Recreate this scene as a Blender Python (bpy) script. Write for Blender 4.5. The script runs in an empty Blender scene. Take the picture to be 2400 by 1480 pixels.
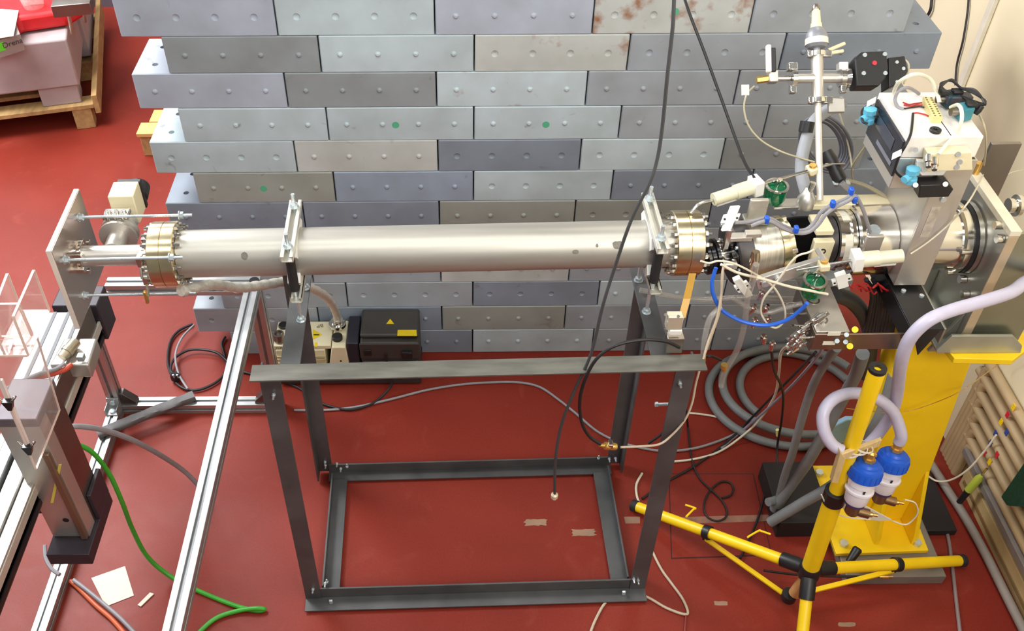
import bpy, bmesh, math, random
from mathutils import Vector, Matrix
random.seed(7)
SC = bpy.context.scene
COL = SC.collection
PI = math.pi

# ------------------------------------------------------------------ camera
FPX, PPX, PPY = 2254.54, 1088.6, 741.84          # focal length and principal point for a 2400 x 1480 frame
PITCH, YAW, ROLL = 0.747854, 0.0077343, -0.0022783
CAM = Vector((0.06966, -2.85663, 2.85772))
cp, sp = math.cos(PITCH), math.sin(PITCH)
_f = Vector((math.sin(YAW) * cp, math.cos(YAW) * cp, -sp))
_r = Vector((math.cos(YAW), -math.sin(YAW), 0))
_u = _r.cross(_f)
R2 = _r * math.cos(ROLL) + _u * math.sin(ROLL)
U2 = -_r * math.sin(ROLL) + _u * math.cos(ROLL)
cd = bpy.data.cameras.new('camera')
cam = bpy.data.objects.new('camera', cd)
COL.objects.link(cam)
cd.sensor_fit = 'HORIZONTAL'; cd.sensor_width = 36.0
cd.lens = FPX / 2400 * 36.0
cd.shift_x = (1200 - PPX) / 2400; cd.shift_y = (PPY - 740) / 2400
cd.clip_start = 0.05; cd.clip_end = 100
cam.matrix_world = Matrix(((R2.x, U2.x, -_f.x, CAM.x), (R2.y, U2.y, -_f.y, CAM.y), (R2.z, U2.z, -_f.z, CAM.z), (0, 0, 0, 1)))
SC.camera = cam

# ------------------------------------------------------------------ light
W = bpy.data.worlds.new('World'); SC.world = W; W.use_nodes = True
bg = W.node_tree.nodes['Background']
bg.inputs[0].default_value = (0.95, 0.92, 0.88, 1); bg.inputs[1].default_value = 0.20
def area(name, loc, target, sx, sy, power, col):
    l = bpy.data.lights.new(name, 'AREA'); l.shape = 'RECTANGLE'; l.size = sx; l.size_y = sy
    l.energy = power; l.color = col
    o = bpy.data.objects.new(name, l); COL.objects.link(o); o.location = loc
    o.rotation_euler = (Vector(target) - Vector(loc)).to_track_quat('-Z', 'Y').to_euler()
    return o
area('window_back', (-2.7, 3.2, 2.5), (-1.9, 0.9, 0.0), 2.6, 1.7, 130, (0.96, 0.98, 1.0))
area('skylight', (-2.8, 1.2, 4.0), (-2.3, 1.1, 0), 1.8, 1.8, 280, (0.96, 0.98, 1.0))
area('window_left', (-4.4, 0.2, 3.0), (-1.6, 0.2, 0.2), 2.4, 1.8, 90, (0.95, 0.97, 1.0))
area('window_behind_camera', (0.8, -4.6, 2.9), (0.8, 0.0, 0.6), 4.0, 1.8, 26, (0.95, 0.98, 1.0))
area('fill_right_front', (1.3, -3.3, 3.0), (1.35, -0.9, 0.7), 1.2, 0.5, 33, (1.0, 0.95, 0.86))  # added fill light that brightens the yellow parts and the instrument at right
area('ceiling_lamp', (0.1, -2.1, 3.1), (0.1, 0.0, 2.5), 3.2, 0.25, 36, (0.97, 1.0, 0.98))
area('ceiling_lamp', (0.1, -1.2, 3.4), (0.1, 0.0, 1.6), 3.0, 0.2, 26, (0.97, 1.0, 0.98))
area('ceiling_lamp', (1.43, 1.15, 4.2), (1.43, 0.4, 0), 0.7, 0.35, 16, (1.0, 0.95, 0.86))
SC.view_settings.view_transform = 'Standard'
SC.view_settings.look = 'None'
SC.view_settings.exposure = 0.0
SC.view_settings.gamma = 1.0
SC.view_settings.use_curve_mapping = False
SC.cycles.max_bounces = 8
SC.cycles.transparent_max_bounces = 24

# ------------------------------------------------------------------ helpers
V = Vector
def at(px, py, x=None, y=None, z=None):
    """point of the place that the photograph shows at (px, py), on a plane of known x, y or z"""
    d = _f + R2 * ((px - PPX) / FPX) - U2 * ((py - PPY) / FPX)
    t = (x - CAM.x) / d.x if x is not None else (y - CAM.y) / d.y if y is not None else (z - CAM.z) / d.z
    return CAM + d * t
_th = math.radians(1.35); CT, ST = math.cos(_th), math.sin(_th)
def A(s, dy=0.0, dz=0.0):
    """beam line frame: s along the tube axis, dy across (away from the camera), dz up"""
    return V((s * CT - dy * ST, -0.882 + s * ST + dy * CT, 1.27 + dz))
AX = V((CT, ST, 0)); AY = V((-ST, CT, 0)); AZ = V((0, 0, 1))

def basis(d):
    d = d.normalized()
    a = V((0, 0, 1)) if abs(d.z) < 0.9 else V((1, 0, 0))
    u = a.cross(d).normalized(); v = d.cross(u)
    return u, v, d

class MB:
    def __init__(s): s.v = []; s.f = []
    def add(s, vs, fs):
        n = len(s.v); s.v += [V(p) for p in vs]; s.f += [tuple(i + n for i in f) for f in fs]; return s
    def obox(s, c, ex, ey, ez):
        """box from centre and three half-edge vectors"""
        c, ex, ey, ez = V(c), V(ex), V(ey), V(ez)
        vs = [c + ex * i + ey * j + ez * k for i in (-1, 1) for j in (-1, 1) for k in (-1, 1)]
        return s.add(vs, [(0, 1, 3, 2), (4, 6, 7, 5), (0, 4, 5, 1), (2, 3, 7, 6), (0, 2, 6, 4), (1, 5, 7, 3)])
    def box(s, a, b):
        a, b = V(a), V(b); h = (b - a) / 2
        return s.obox((a + b) / 2, (h.x, 0, 0), (0, h.y, 0), (0, 0, h.z))
    def cyl(s, p0, p1, r0, r1=None, n=20, caps=True, ph=0.0):
        return s.lathe(p0, V(p1) - V(p0), [(0, r0), ((V(p1) - V(p0)).length, r0 if r1 is None else r1)], n, caps, ph)
    def lathe(s, p0, d, prof, n=24, caps=True, ph=0.0):
        u, v, w = basis(V(d)); p0 = V(p0); vs = []; fs = []
        for (h, r) in prof:
            for i in range(n):
                a = 2 * PI * i / n + ph
                vs.append(p0 + w * h + (u * math.cos(a) + v * math.sin(a)) * r)
        for k in range(len(prof) - 1):
            for i in range(n):
                j = (i + 1) % n
                fs.append((k * n + i, k * n + j, (k + 1) * n + j, (k + 1) * n + i))
        if caps:
            fs.append(tuple(reversed(range(n)))); m = (len(prof) - 1) * n
            fs.append(tuple(m + i for i in range(n)))
        return s.add(vs, fs)
    def ring(s, c, d, ro, ri, h, n=28):
        u, v, w = basis(V(d)); c = V(c); vs = []; fs = []
        for (hh, r) in ((-h / 2, ro), (h / 2, ro), (h / 2, ri), (-h / 2, ri)):
            for i in range(n):
                a = 2 * PI * i / n; vs.append(c + w * hh + (u * math.cos(a) + v * math.sin(a)) * r)
        for k in range(4):
            for i in range(n):
                j = (i + 1) % n; k2 = (k + 1) % 4
                fs.append((k * n + i, k * n + j, k2 * n + j, k2 * n + i))
        return s.add(vs, fs)
    def tube(s, pts, r, n=8, res=6, closed=False, smooth=True, twist=0):
        pts = [V(p) for p in pts]
        if smooth and len(pts) > 2: pts = spline(pts, res, closed)
        m = len(pts); vs = []; fs = []
        prev = None
        for i, p in enumerate(pts):
            d = (pts[(i + 1) % m] - pts[i - 1]) if closed else (pts[min(i + 1, m - 1)] - pts[max(i - 1, 0)])
            if d.length < 1e-9: d = V((0, 0, 1))
            d.normalize()
            if prev is None: u, v, _ = basis(d)
            else:
                u = (prev - d * prev.dot(d))
                if u.length < 1e-6: u = basis(d)[0]
                u.normalize(); v = d.cross(u)
            prev = u
            rr = r(i / (m - 1)) if callable(r) else r
            for k in range(n):
                a = 2 * PI * k / n; vs.append(p + (u * math.cos(a) + v * math.sin(a)) * rr)
        for i in range(m if closed else m - 1):
            i2 = (i + 1) % m
            for k in range(n):
                k2 = (k + 1) % n
                fs.append((i * n + k, i * n + k2, i2 * n + k2, i2 * n + k))
        if not closed:
            fs.append(tuple(reversed(range(n)))); fs.append(tuple((m - 1) * n + k for k in range(n)))
        return s.add(vs, fs)
    def prism(s, poly, e):
        """planar polygon (3-D points) pushed along vector e"""
        n = len(poly); vs = [V(p) for p in poly]; vs += [p + V(e) for p in vs]
        fs = [tuple(reversed(range(n))), tuple(range(n, 2 * n))]
        fs += [(i, (i + 1) % n, n + (i + 1) % n, n + i) for i in range(n)]
        return s.add(vs, fs)
    def ball(s, c, r, n=14, m=8, sc=(1, 1, 1)):
        prof = [(-r * math.cos(PI * k / m), max(r * math.sin(PI * k / m), r * 0.01)) for k in range(m + 1)]
        k0 = len(s.v); s.lathe((0, 0, 0), (0, 0, 1), prof, n)
        for i in range(k0, len(s.v)):
            p = s.v[i]; s.v[i] = V((p.x * sc[0], p.y * sc[1], p.z * sc[2])) + V(c)
        return s
    def hexnut(s, c, d, r, h):
        d = V(d).normalized(); c = V(c)
        return s.cyl(c - d * h / 2, c + d * h / 2, r, n=6)
    def rod(s, a, b, r, n=10): return s.cyl(a, b, r, n=n)
    def build(s, name, mat, parent=None, bevel=0, smooth=35, seg=2):
        return obj(name, s, mat, parent, bevel, smooth, seg)

def spline(pts, res=6, closed=False):
    out = []; n = len(pts)
    rng = n if closed else n - 1
    for i in range(rng):
        if closed: p0, p1, p2, p3 = pts[i - 1], pts[i], pts[(i + 1) % n], pts[(i + 2) % n]
        else: p0, p1, p2, p3 = pts[max(i - 1, 0)], pts[i], pts[i + 1], pts[min(i + 2, n - 1)]
        for k in range(res):
            t = k / res; t2 = t * t; t3 = t2 * t
            out.append(0.5 * (2 * p1 + (p2 - p0) * t + (2 * p0 - 5 * p1 + 4 * p2 - p3) * t2 + (3 * p1 - p0 - 3 * p2 + p3) * t3))
    if not closed: out.append(pts[-1])
    return out

def obj(name, mb, mat, parent=None, bevel=0, smooth=35, seg=2):
    """one mesh object; vertices are given in the place's coordinates"""
    if parent is not None:
        root = parent
        while root.parent: root = root.parent
        org = V(root['_o'])
    else:
        lo = V([min(p[i] for p in mb.v) for i in range(3)]); hi = V([max(p[i] for p in mb.v) for i in range(3)])
        org = V(((lo.x + hi.x) / 2, (lo.y + hi.y) / 2, lo.z))
    me = bpy.data.meshes.new(name)
    me.from_pydata([p - org for p in mb.v], [], mb.f)
    bm = bmesh.new(); bm.from_mesh(me); bmesh.ops.recalc_face_normals(bm, faces=bm.faces); bm.to_mesh(me); bm.free()
    me.materials.append(mat)
    if smooth:
        me.shade_smooth(); me.set_sharp_from_angle(angle=math.radians(smooth))
    o = bpy.data.objects.new(name, me); COL.objects.link(o)
    if parent is not None: o.parent = parent
    else:
        o.location = org; o['_o'] = tuple(org)
    if bevel:
        m = o.modifiers.new('bevel', 'BEVEL'); m.width = bevel; m.segments = seg; m.limit_method = 'ANGLE'; m.angle_limit = math.radians(40)
    return o

def thing(name, label, cat, loc, group=None):
    o = bpy.data.objects.new(name, None); COL.objects.link(o); o.location = loc; o['_o'] = tuple(loc)
    o.empty_display_size = 0.05
    return tag(o, label, cat, group)
def tag(o, label, cat, group=None):
    o['label'] = label; o['category'] = cat
    if group: o['group'] = group
    return o
def lab(o, label): o['label'] = label; return o
def struct(o): o['kind'] = 'structure'; return o

# ------------------------------------------------------------------ materials
def srgb(*c):
    return tuple((x / 255 / 12.92 if x / 255 <= 0.04045 else ((x / 255 + 0.055) / 1.055) ** 2.4) for x in c)
MATS = {}
def M(name, col, rough=0.5, metal=0.0, var=0.12, scale=18.0, bump=0.0, coat=0.0, trans=0.0, emit=0.0, rvar=0.1, stretch=None, ior=None):
    """painted / metal / plastic surface with a little procedural wear in colour and gloss"""
    if name in MATS: return MATS[name]
    m = bpy.data.materials.new(name); m.use_nodes = True; nt = m.node_tree; N = nt.nodes; Lk = nt.links
    b = N['Principled BSDF']
    c = srgb(*col)
    tc = N.new('ShaderNodeTexCoord'); mp = N.new('ShaderNodeMapping'); Lk.new(tc.outputs['Object'], mp.inputs[0])
    if stretch: mp.inputs['Scale'].default_value = stretch
    nz = N.new('ShaderNodeTexNoise'); nz.inputs['Scale'].default_value = scale; nz.inputs['Detail'].default_value = 5
    Lk.new(mp.outputs[0], nz.inputs['Vector'])
    rp = N.new('ShaderNodeValToRGB')
    rp.color_ramp.elements[0].position = 0.3; rp.color_ramp.elements[1].position = 0.72
    rp.color_ramp.elements[0].color = (*[x * (1 - var) for x in c], 1)
    rp.color_ramp.elements[1].color = (*[min(1, x * (1 + var * 0.6)) for x in c], 1)
    Lk.new(nz.outputs['Fac'], rp.inputs[0]); Lk.new(rp.outputs[0], b.inputs['Base Color'])
    mr = N.new('ShaderNodeMapRange'); mr.inputs['To Min'].default_value = max(0.02, rough - rvar); mr.inputs['To Max'].default_value = min(1, rough + rvar)
    Lk.new(nz.outputs['Fac'], mr.inputs['Value']); Lk.new(mr.outputs[0], b.inputs['Roughness'])
    b.inputs['Metallic'].default_value = metal
    if coat: b.inputs['Coat Weight'].default_value = coat
    if trans: b.inputs['Transmission Weight'].default_value = trans
    if ior: b.inputs['IOR'].default_value = ior
    if emit:
        b.inputs['Emission Color'].default_value = (*c, 1); b.inputs['Emission Strength'].default_value = emit
    if bump:
        bp = N.new('ShaderNodeBump'); bp.inputs['Strength'].default_value = bump; bp.inputs['Distance'].default_value = 0.002
        Lk.new(nz.outputs['Fac'], bp.inputs['Height']); Lk.new(bp.outputs[0], b.inputs['Normal'])
    MATS[name] = m
    return m
def clear(name, tint, gloss=0.12, rough=0.05):
    """clear or tinted plastic sheet: lets light through and reflects a little"""
    m = bpy.data.materials.new(name); m.use_nodes = True; nt = m.node_tree; N = nt.nodes; Lk = nt.links
    out = N['Material Output']; N.remove(N['Principled BSDF'])
    t = N.new('ShaderNodeBsdfTransparent'); t.inputs[0].default_value = (*tint, 1)
    g = N.new('ShaderNodeBsdfGlossy'); g.inputs['Roughness'].default_value = rough; g.inputs['Color'].default_value = (1, 1, 1, 1)
    d = N.new('ShaderNodeBsdfDiffuse'); d.inputs['Color'].default_value = (0.92, 0.88, 0.85, 1)
    lw = N.new('ShaderNodeLayerWeight'); lw.inputs['Blend'].default_value = 0.5
    pw = N.new('ShaderNodeMath'); pw.operation = 'POWER'; pw.inputs[1].default_value = 5.0; Lk.new(lw.outputs['Facing'], pw.inputs[0])
    fr = N.new('ShaderNodeMath'); fr.operation = 'MULTIPLY_ADD'; fr.inputs[1].default_value = 0.6; fr.inputs[2].default_value = 0.04; Lk.new(pw.outputs[0], fr.inputs[0])
    nz = N.new('ShaderNodeTexNoise'); nz.inputs['Scale'].default_value = 9; nz.inputs['Detail'].default_value = 4
    mr = N.new('ShaderNodeMapRange'); mr.inputs['To Min'].default_value = gloss * 0.5; mr.inputs['To Max'].default_value = gloss * 1.5
    Lk.new(nz.outputs['Fac'], mr.inputs['Value'])
    m1 = N.new('ShaderNodeMixShader'); Lk.new(mr.outputs[0], m1.inputs[0]); Lk.new(t.outputs[0], m1.inputs[1]); Lk.new(d.outputs[0], m1.inputs[2])
    m2 = N.new('ShaderNodeMixShader'); Lk.new(fr.outputs[0], m2.inputs[0]); Lk.new(m1.outputs[0], m2.inputs[1]); Lk.new(g.outputs[0], m2.inputs[2])
    Lk.new(m2.outputs[0], out.inputs[0])
    MATS[name] = m
    return m

STEEL = M('mill_scale_steel', (92, 92, 93), 0.46, 0.3, 0.28, 9, 0.05)
INOX = M('stainless_tube', (186, 181, 171), 0.42, 0.6, 0.10, 5, 0.0, stretch=(0.5, 6, 6))
CHROME = M('bright_stainless', (226, 222, 214), 0.16, 1.0, 0.08, 12)
GOLD = M('heat_tinted_flange', (222, 206, 168), 0.24, 0.95, 0.14, 14, stretch=(1, 1, 1))
ZINC = M('zinc_plated', (204, 214, 218), 0.28, 0.6, 0.1, 30)
ALU = M('anodised_aluminium', (192, 193, 192), 0.36, 0.8, 0.06, 16)
ALUSLOT = M('profile_slot', (146, 148, 150), 0.45, 0.8, 0.1, 16)
ALUP = M('machined_aluminium', (206, 200, 192), 0.36, 0.75, 0.10, 7, 0.03)
ALUD = M('aged_aluminium', (150, 142, 134), 0.34, 0.95, 0.16, 6, 0.03)
BRASS = M('brass', (220, 178, 100), 0.28, 0.8, 0.1, 25)
BLACK = M('black_plastic', (30, 28, 30), 0.42, 0.0, 0.15, 20)
RUBBER = M('black_rubber', (34, 32, 33), 0.7, 0.0, 0.2, 60, 0.2)
WHITE = M('white_plastic', (232, 230, 224), 0.42, 0.0, 0.06, 20)
IVORY = M('ivory_plastic', (226, 214, 178), 0.45, 0.0, 0.06, 20)
YEL = M('yellow_paint', (250, 208, 24), 0.36, 0.0, 0.10, 7, 0.02)
BLUE = M('blue_plastic', (26, 88, 200), 0.38, 0.0, 0.08, 20)
SKYB = M('light_blue_plastic', (98, 178, 206), 0.42, 0.0, 0.08, 20)
RED = M('red_plastic', (206, 44, 58), 0.4, 0.0, 0.08, 20)
GREEN = M('green_plastic', (20, 120, 78), 0.25, 0.0, 0.12, 20)
GREYH = M('grey_hose', (122, 124, 124), 0.5, 0.0, 0.1, 30, 0.05)
GREYC = M('grey_cable', (146, 142, 146), 0.5, 0.0, 0.1, 40)
BLKC = M('black_cable', (26, 24, 26), 0.5, 0.0, 0.1, 40)
BEIGEC = M('beige_cable', (196, 178, 156), 0.5, 0.0, 0.1, 40)
LILAC = M('lilac_hose', (192, 186, 206), 0.32, 0.0, 0.06, 30)
PAPER = M('paper', (222, 216, 200), 0.8, 0.0, 0.03, 10)
WOOD = M('pallet_wood', (186, 150, 98), 0.7, 0.0, 0.28, 6, 0.2, stretch=(6, 1.2, 6))
ACRYL = clear('acrylic_sheet', (0.97, 0.95, 0.945), 0.09)
# ------------------------------------------------------------------ floor
def floor_mat():
    m = bpy.data.materials.new('red_floor_paint'); m.use_nodes = True; nt = m.node_tree; N = nt.nodes; Lk = nt.links
    b = N['Principled BSDF']; tc = N.new('ShaderNodeTexCoord')
    n1 = N.new('ShaderNodeTexNoise'); n1.inputs['Scale'].default_value = 1.6; n1.inputs['Detail'].default_value = 6
    n2 = N.new('ShaderNodeTexNoise'); n2.inputs['Scale'].default_value = 160; n2.inputs['Detail'].default_value = 3
    n3 = N.new('ShaderNodeTexNoise'); n3.inputs['Scale'].default_value = 7; n3.inputs['Detail'].default_value = 8; n3.inputs['Distortion'].default_value = 1.2
    for n in (n1, n2, n3): Lk.new(tc.outputs['Object'], n.inputs['Vector'])
    r1 = N.new('ShaderNodeValToRGB'); e = r1.color_ramp.elements
    e[0].position = 0.3; e[0].color = (*srgb(130, 43, 32), 1); e[1].position = 0.75; e[1].color = (*srgb(152, 56, 42), 1)
    Lk.new(n1.outputs['Fac'], r1.inputs[0])
    mx = N.new('ShaderNodeMix'); mx.data_type = 'RGBA'; mx.blend_type = 'MULTIPLY'; mx.inputs[0].default_value = 0.35
    Lk.new(r1.outputs[0], mx.inputs[6]); Lk.new(n2.outputs['Fac'], mx.inputs[7])
    r3 = N.new('ShaderNodeValToRGB'); e = r3.color_ramp.elements
    e[0].position = 0.60; e[0].color = (0, 0, 0, 1); e[1].position = 0.85; e[1].color = (0.35, 0.35, 0.35, 1)
    Lk.new(n3.outputs['Fac'], r3.inputs[0])
    mx2 = N.new('ShaderNodeMix'); mx2.data_type = 'RGBA'; Lk.new(r3.outputs[0], mx2.inputs[0])
    Lk.new(mx.outputs[2], mx2.inputs[6]); mx2.inputs[7].default_value = (*srgb(160, 78, 62), 1)
    Lk.new(mx2.outputs[2], b.inputs['Base Color']); b.inputs['Specular IOR Level'].default_value = 0.2
    mr = N.new('ShaderNodeMapRange'); mr.inputs['To Min'].default_value = 0.34; mr.inputs['To Max'].default_value = 0.52
    Lk.new(n3.outputs['Fac'], mr.inputs['Value']); Lk.new(mr.outputs[0], b.inputs['Roughness'])
    bp = N.new('ShaderNodeBump'); bp.inputs['Strength'].default_value = 0.08; bp.inputs['Distance'].default_value = 0.002
    Lk.new(n2.outputs['Fac'], bp.inputs['Height']); Lk.new(bp.outputs[0], b.inputs['Normal'])
    return m
FLOORM = floor_mat()
fl = struct(MB().box((-6, -4.2, -0.1), (2.02, 3.3, 0)).build('floor', FLOORM, None, 0, 0))
BARE = M('bare_concrete', (150, 118, 96), 0.7, 0, 0.25, 12)
def flat(poly, z, th, name, mat, parent):
    return MB().prism([V((p.x, p.y, z)) for p in poly], (0, 0, th)).build(name, mat, parent, 0, 0)
def blob(cx, cy, w, h, z, n=26, j=0.16, rz=0):
    pts = []
    for i in range(n):
        a = 2 * PI * i / n
        r = 1 + random.uniform(-j, j)
        X = max(-0.85, min(0.85, math.cos(a) * 1.15)) * w / 2 * r; Y = max(-0.8, min(0.8, math.sin(a) * 1.2)) * h / 2 * r
        pts.append(V((cx + X * math.cos(rz) - Y * math.sin(rz), cy + X * math.sin(rz) + Y * math.cos(rz), z)))
    return pts
for (px, py, w) in ((1256, 1225, 60), (1368, 1249, 60)):
    c = at(px, py, z=0); flat(blob(c.x, c.y, 0.095, 0.034, 0), 0.0, 0.0008, 'bare_patch', BARE, fl)
st = [at(1462, 1212, z=0), at(1500, 1212, z=0), at(1500, 1228, z=0), at(1466, 1228, z=0)]
flat(st, 0, 0.0008, 'bare_patch', BARE, fl)
# floor hatch: a plate let into the floor, with a dark joint around it
hq = [at(1568, 1112, z=0), at(1765, 1112, z=0), at(1808, 1302, z=0), at(1574, 1310, z=0)]
JOINT = M('dark_joint', (58, 26, 24), 0.8)
hc = sum(hq, V()) / 4
flat([hc + (p - hc) * 1.012 for p in hq], 0, 0.0006, 'hatch_joint', JOINT, fl)
HATCHM = FLOORM
flat([hc + (p - hc) * 0.99 for p in hq], 0.0002, 0.0016, 'hatch_plate', HATCHM, fl)
st = [at(1585, 1214, z=0), at(1800, 1208, z=0), at(1812, 1223, z=0), at(1590, 1230, z=0)]
flat(st, 0.0019, 0.0006, 'bare_patch', M('worn_strip', (140, 96, 78), .6, 0, .3, 30), fl)
for (px, py, w, h) in ((1690, 1415, .05, .02), (1985, 1465, .06, .02)):
    c = at(px, py, z=0); flat(blob(c.x, c.y, w, h, 0, 14), 0, 0.0006, 'bare_patch', BARE, fl)

# ------------------------------------------------------------------ walls
WALLM = M('cream_wall_paint', (238, 224, 190), 0.55, 0, 0.06, 2.0, 0.02)
XW = 1.93
wr = struct(MB().box((XW, -4.2, 0), (XW + 0.12, 3.3, 3.0)).build('wall_right', WALLM, None, 0, 0))
GWALL = M('grey_wall_paint', (96, 88, 96), 0.6, 0, 0.08, 2)
wb = struct(MB().box((-6, 3.3, 0), (XW + 0.12, 3.42, 3.0)).build('wall_back', GWALL, None, 0, 0))
# ------------------------------------------------------------------ wall of iron shielding blocks
BL, BD, BH = 0.5, 0.25, 0.13
def block_mesh(kind):
    """block with four studs or dimples on its face and two rows of dimples on top; gap left for the joints"""
    bm = bmesh.new(); g = 0.0024; ch = 0.003
    sgn = 1 if kind == 'stud' else -1
    def face(o, eu, ev, nrm, nu, nv, lu, lv, rad, hgt, s, rings_=((1.0, 0.0), (0.8, 0.55), (0.42, 0.92))):
        cu, cv = lu / nu, lv / nv
        for i in range(nu):
            for j in range(nv):
                c = o + eu * (cu * (i + .5)) + ev * (cv * (j + .5)); n = 16
                outer = []
                for k in range(n):
                    a = 2 * PI * (k + 0.5) / n; x, y = math.cos(a), math.sin(a)
                    q = max(abs(x), abs(y)); sx, sy = x / q, y / q
                    outer.append(bm.verts.new(c + eu * (sx * cu / 2) + ev * (sy * cv / 2)))
                cn = []
                rings = []
                for (rr, hh) in rings_:
                    rings.append([bm.verts.new(c + (eu * math.cos(2 * PI * (k + .5) / n) + ev * math.sin(2 * PI * (k + .5) / n)) * rad * rr + nrm * hgt * hh * s) for k in range(n)])
                allr = [outer] + rings
                for r0, r1 in zip(allr, allr[1:]):
                    for k in range(n):
                        bm.faces.new((r0[k], r0[(k + 1) % n], r1[(k + 1) % n], r1[k]))
                bm.faces.new(rings[-1])
                # fill the four corners of the cell
                for q in range(4):
                    k0 = (q * 4 + 1) % n; k1 = (k0 + 1) % n
                    sx, sy = [(1, 1), (-1, 1), (-1, -1), (1, -1)][q]
                    cv_ = bm.verts.new(c + eu * (sx * cu / 2) + ev * (sy * cv / 2))
                    bm.faces.new((outer[k0], cv_, outer[k1]))
    x0, x1, y0, y1, z0, z1 = g, BL - g, 0.0, BD, 0.0005, BH - 0.0005
    face(V((x0 + ch, y0, z0 + ch)), V((1, 0, 0)), V((0, 0, 1)), V((0, -1, 0)), 4, 1, x1 - x0 - 2 * ch, z1 - z0 - 2 * ch, 0.0095 if kind == 'stud' else 0.012, 0.007 if kind == 'stud' else 0.006, sgn)
    face(V((x0 + ch, y0 + ch, z1)), V((1, 0, 0)), V((0, 1, 0)), V((0, 0, 1)), 4, 2, x1 - x0 - 2 * ch, y1 - y0 - 2 * ch, 0.0105, 0.02, -1, ((1.0, 0.0), (0.96, 0.8), (0.8, 1.0)))
    # chamfer strips and the remaining faces
    def q(*p): bm.faces.new([bm.verts.new(V(v)) for v in p])
    q((x0 + ch, y0, z0 + ch), (x0 + ch, y0, z1 - ch), (x0, y0 + ch, z1 - ch), (x0, y0 + ch, z0 + ch))
    q((x1 - ch, y0, z0 + ch), (x1 - ch, y0, z1 - ch), (x1, y0 + ch, z1 - ch), (x1, y0 + ch, z0 + ch))
    q((x0 + ch, y0, z1 - ch), (x1 - ch, y0, z1 - ch), (x1 - ch, y0 + ch, z1), (x0 + ch, y0 + ch, z1))
    q((x0 + ch, y0, z0 + ch), (x1 - ch, y0, z0 + ch), (x1 - ch, y0 + ch, z0), (x0 + ch, y0 + ch, z0))
    for X, Xc in ((x0, x0 + ch), (x1, x1 - ch)):
        q((X, y0 + ch, z0 + ch), (X, y0 + ch, z1 - ch), (X, y1 - ch, z1 - ch), (X, y1 - ch, z0 + ch))
        q((X, y0 + ch, z1 - ch), (Xc, y0 + ch, z1), (Xc, y1 - ch, z1), (X, y1 - ch, z1 - ch))
        q((Xc, y0, z1 - ch), (Xc, y0 + ch, z1), (X, y0 + ch, z1 - ch))
        q((Xc, y0, z0 + ch), (Xc, y0 + ch, z0), (X, y0 + ch, z0 + ch))
        q((X, y0 + ch, z0 + ch), (Xc, y0 + ch, z0), (Xc, y1 - ch, z0), (X, y1 - ch, z0 + ch))
    q((x0, y1 - ch, z0 + ch), (x0, y1 - ch, z1 - ch), (x0 + ch, y1, z1 - ch), (x0 + ch, y1, z0 + ch))
    q((x1, y1 - ch, z0 + ch), (x1, y1 - ch, z1 - ch), (x1 - ch, y1, z1 - ch), (x1 - ch, y1, z0 + ch))
    q((x0 + ch, y1, z0 + ch), (x0 + ch, y1, z1 - ch), (x1 - ch, y1, z1 - ch), (x1 - ch, y1, z0 + ch))
    q((x0 + ch, y1 - ch, z1), (x1 - ch, y1 - ch, z1), (x1 - ch, y1, z1 - ch), (x0 + ch, y1, z1 - ch))
    q((x0 + ch, y0 + ch, z0), (x1 - ch, y0 + ch, z0), (x1 - ch, y1 - ch, z0), (x0 + ch, y1 - ch, z0))
    bmesh.ops.remove_doubles(bm, verts=bm.verts, dist=1e-5)
    bmesh.ops.recalc_face_normals(bm, faces=bm.faces)
    me = bpy.data.meshes.new('block_' + kind); bm.to_mesh(me); bm.free()
    me.materials.append(BLOCKM); me.shade_smooth(); me.set_sharp_from_angle(angle=math.radians(28))
    return me
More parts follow.
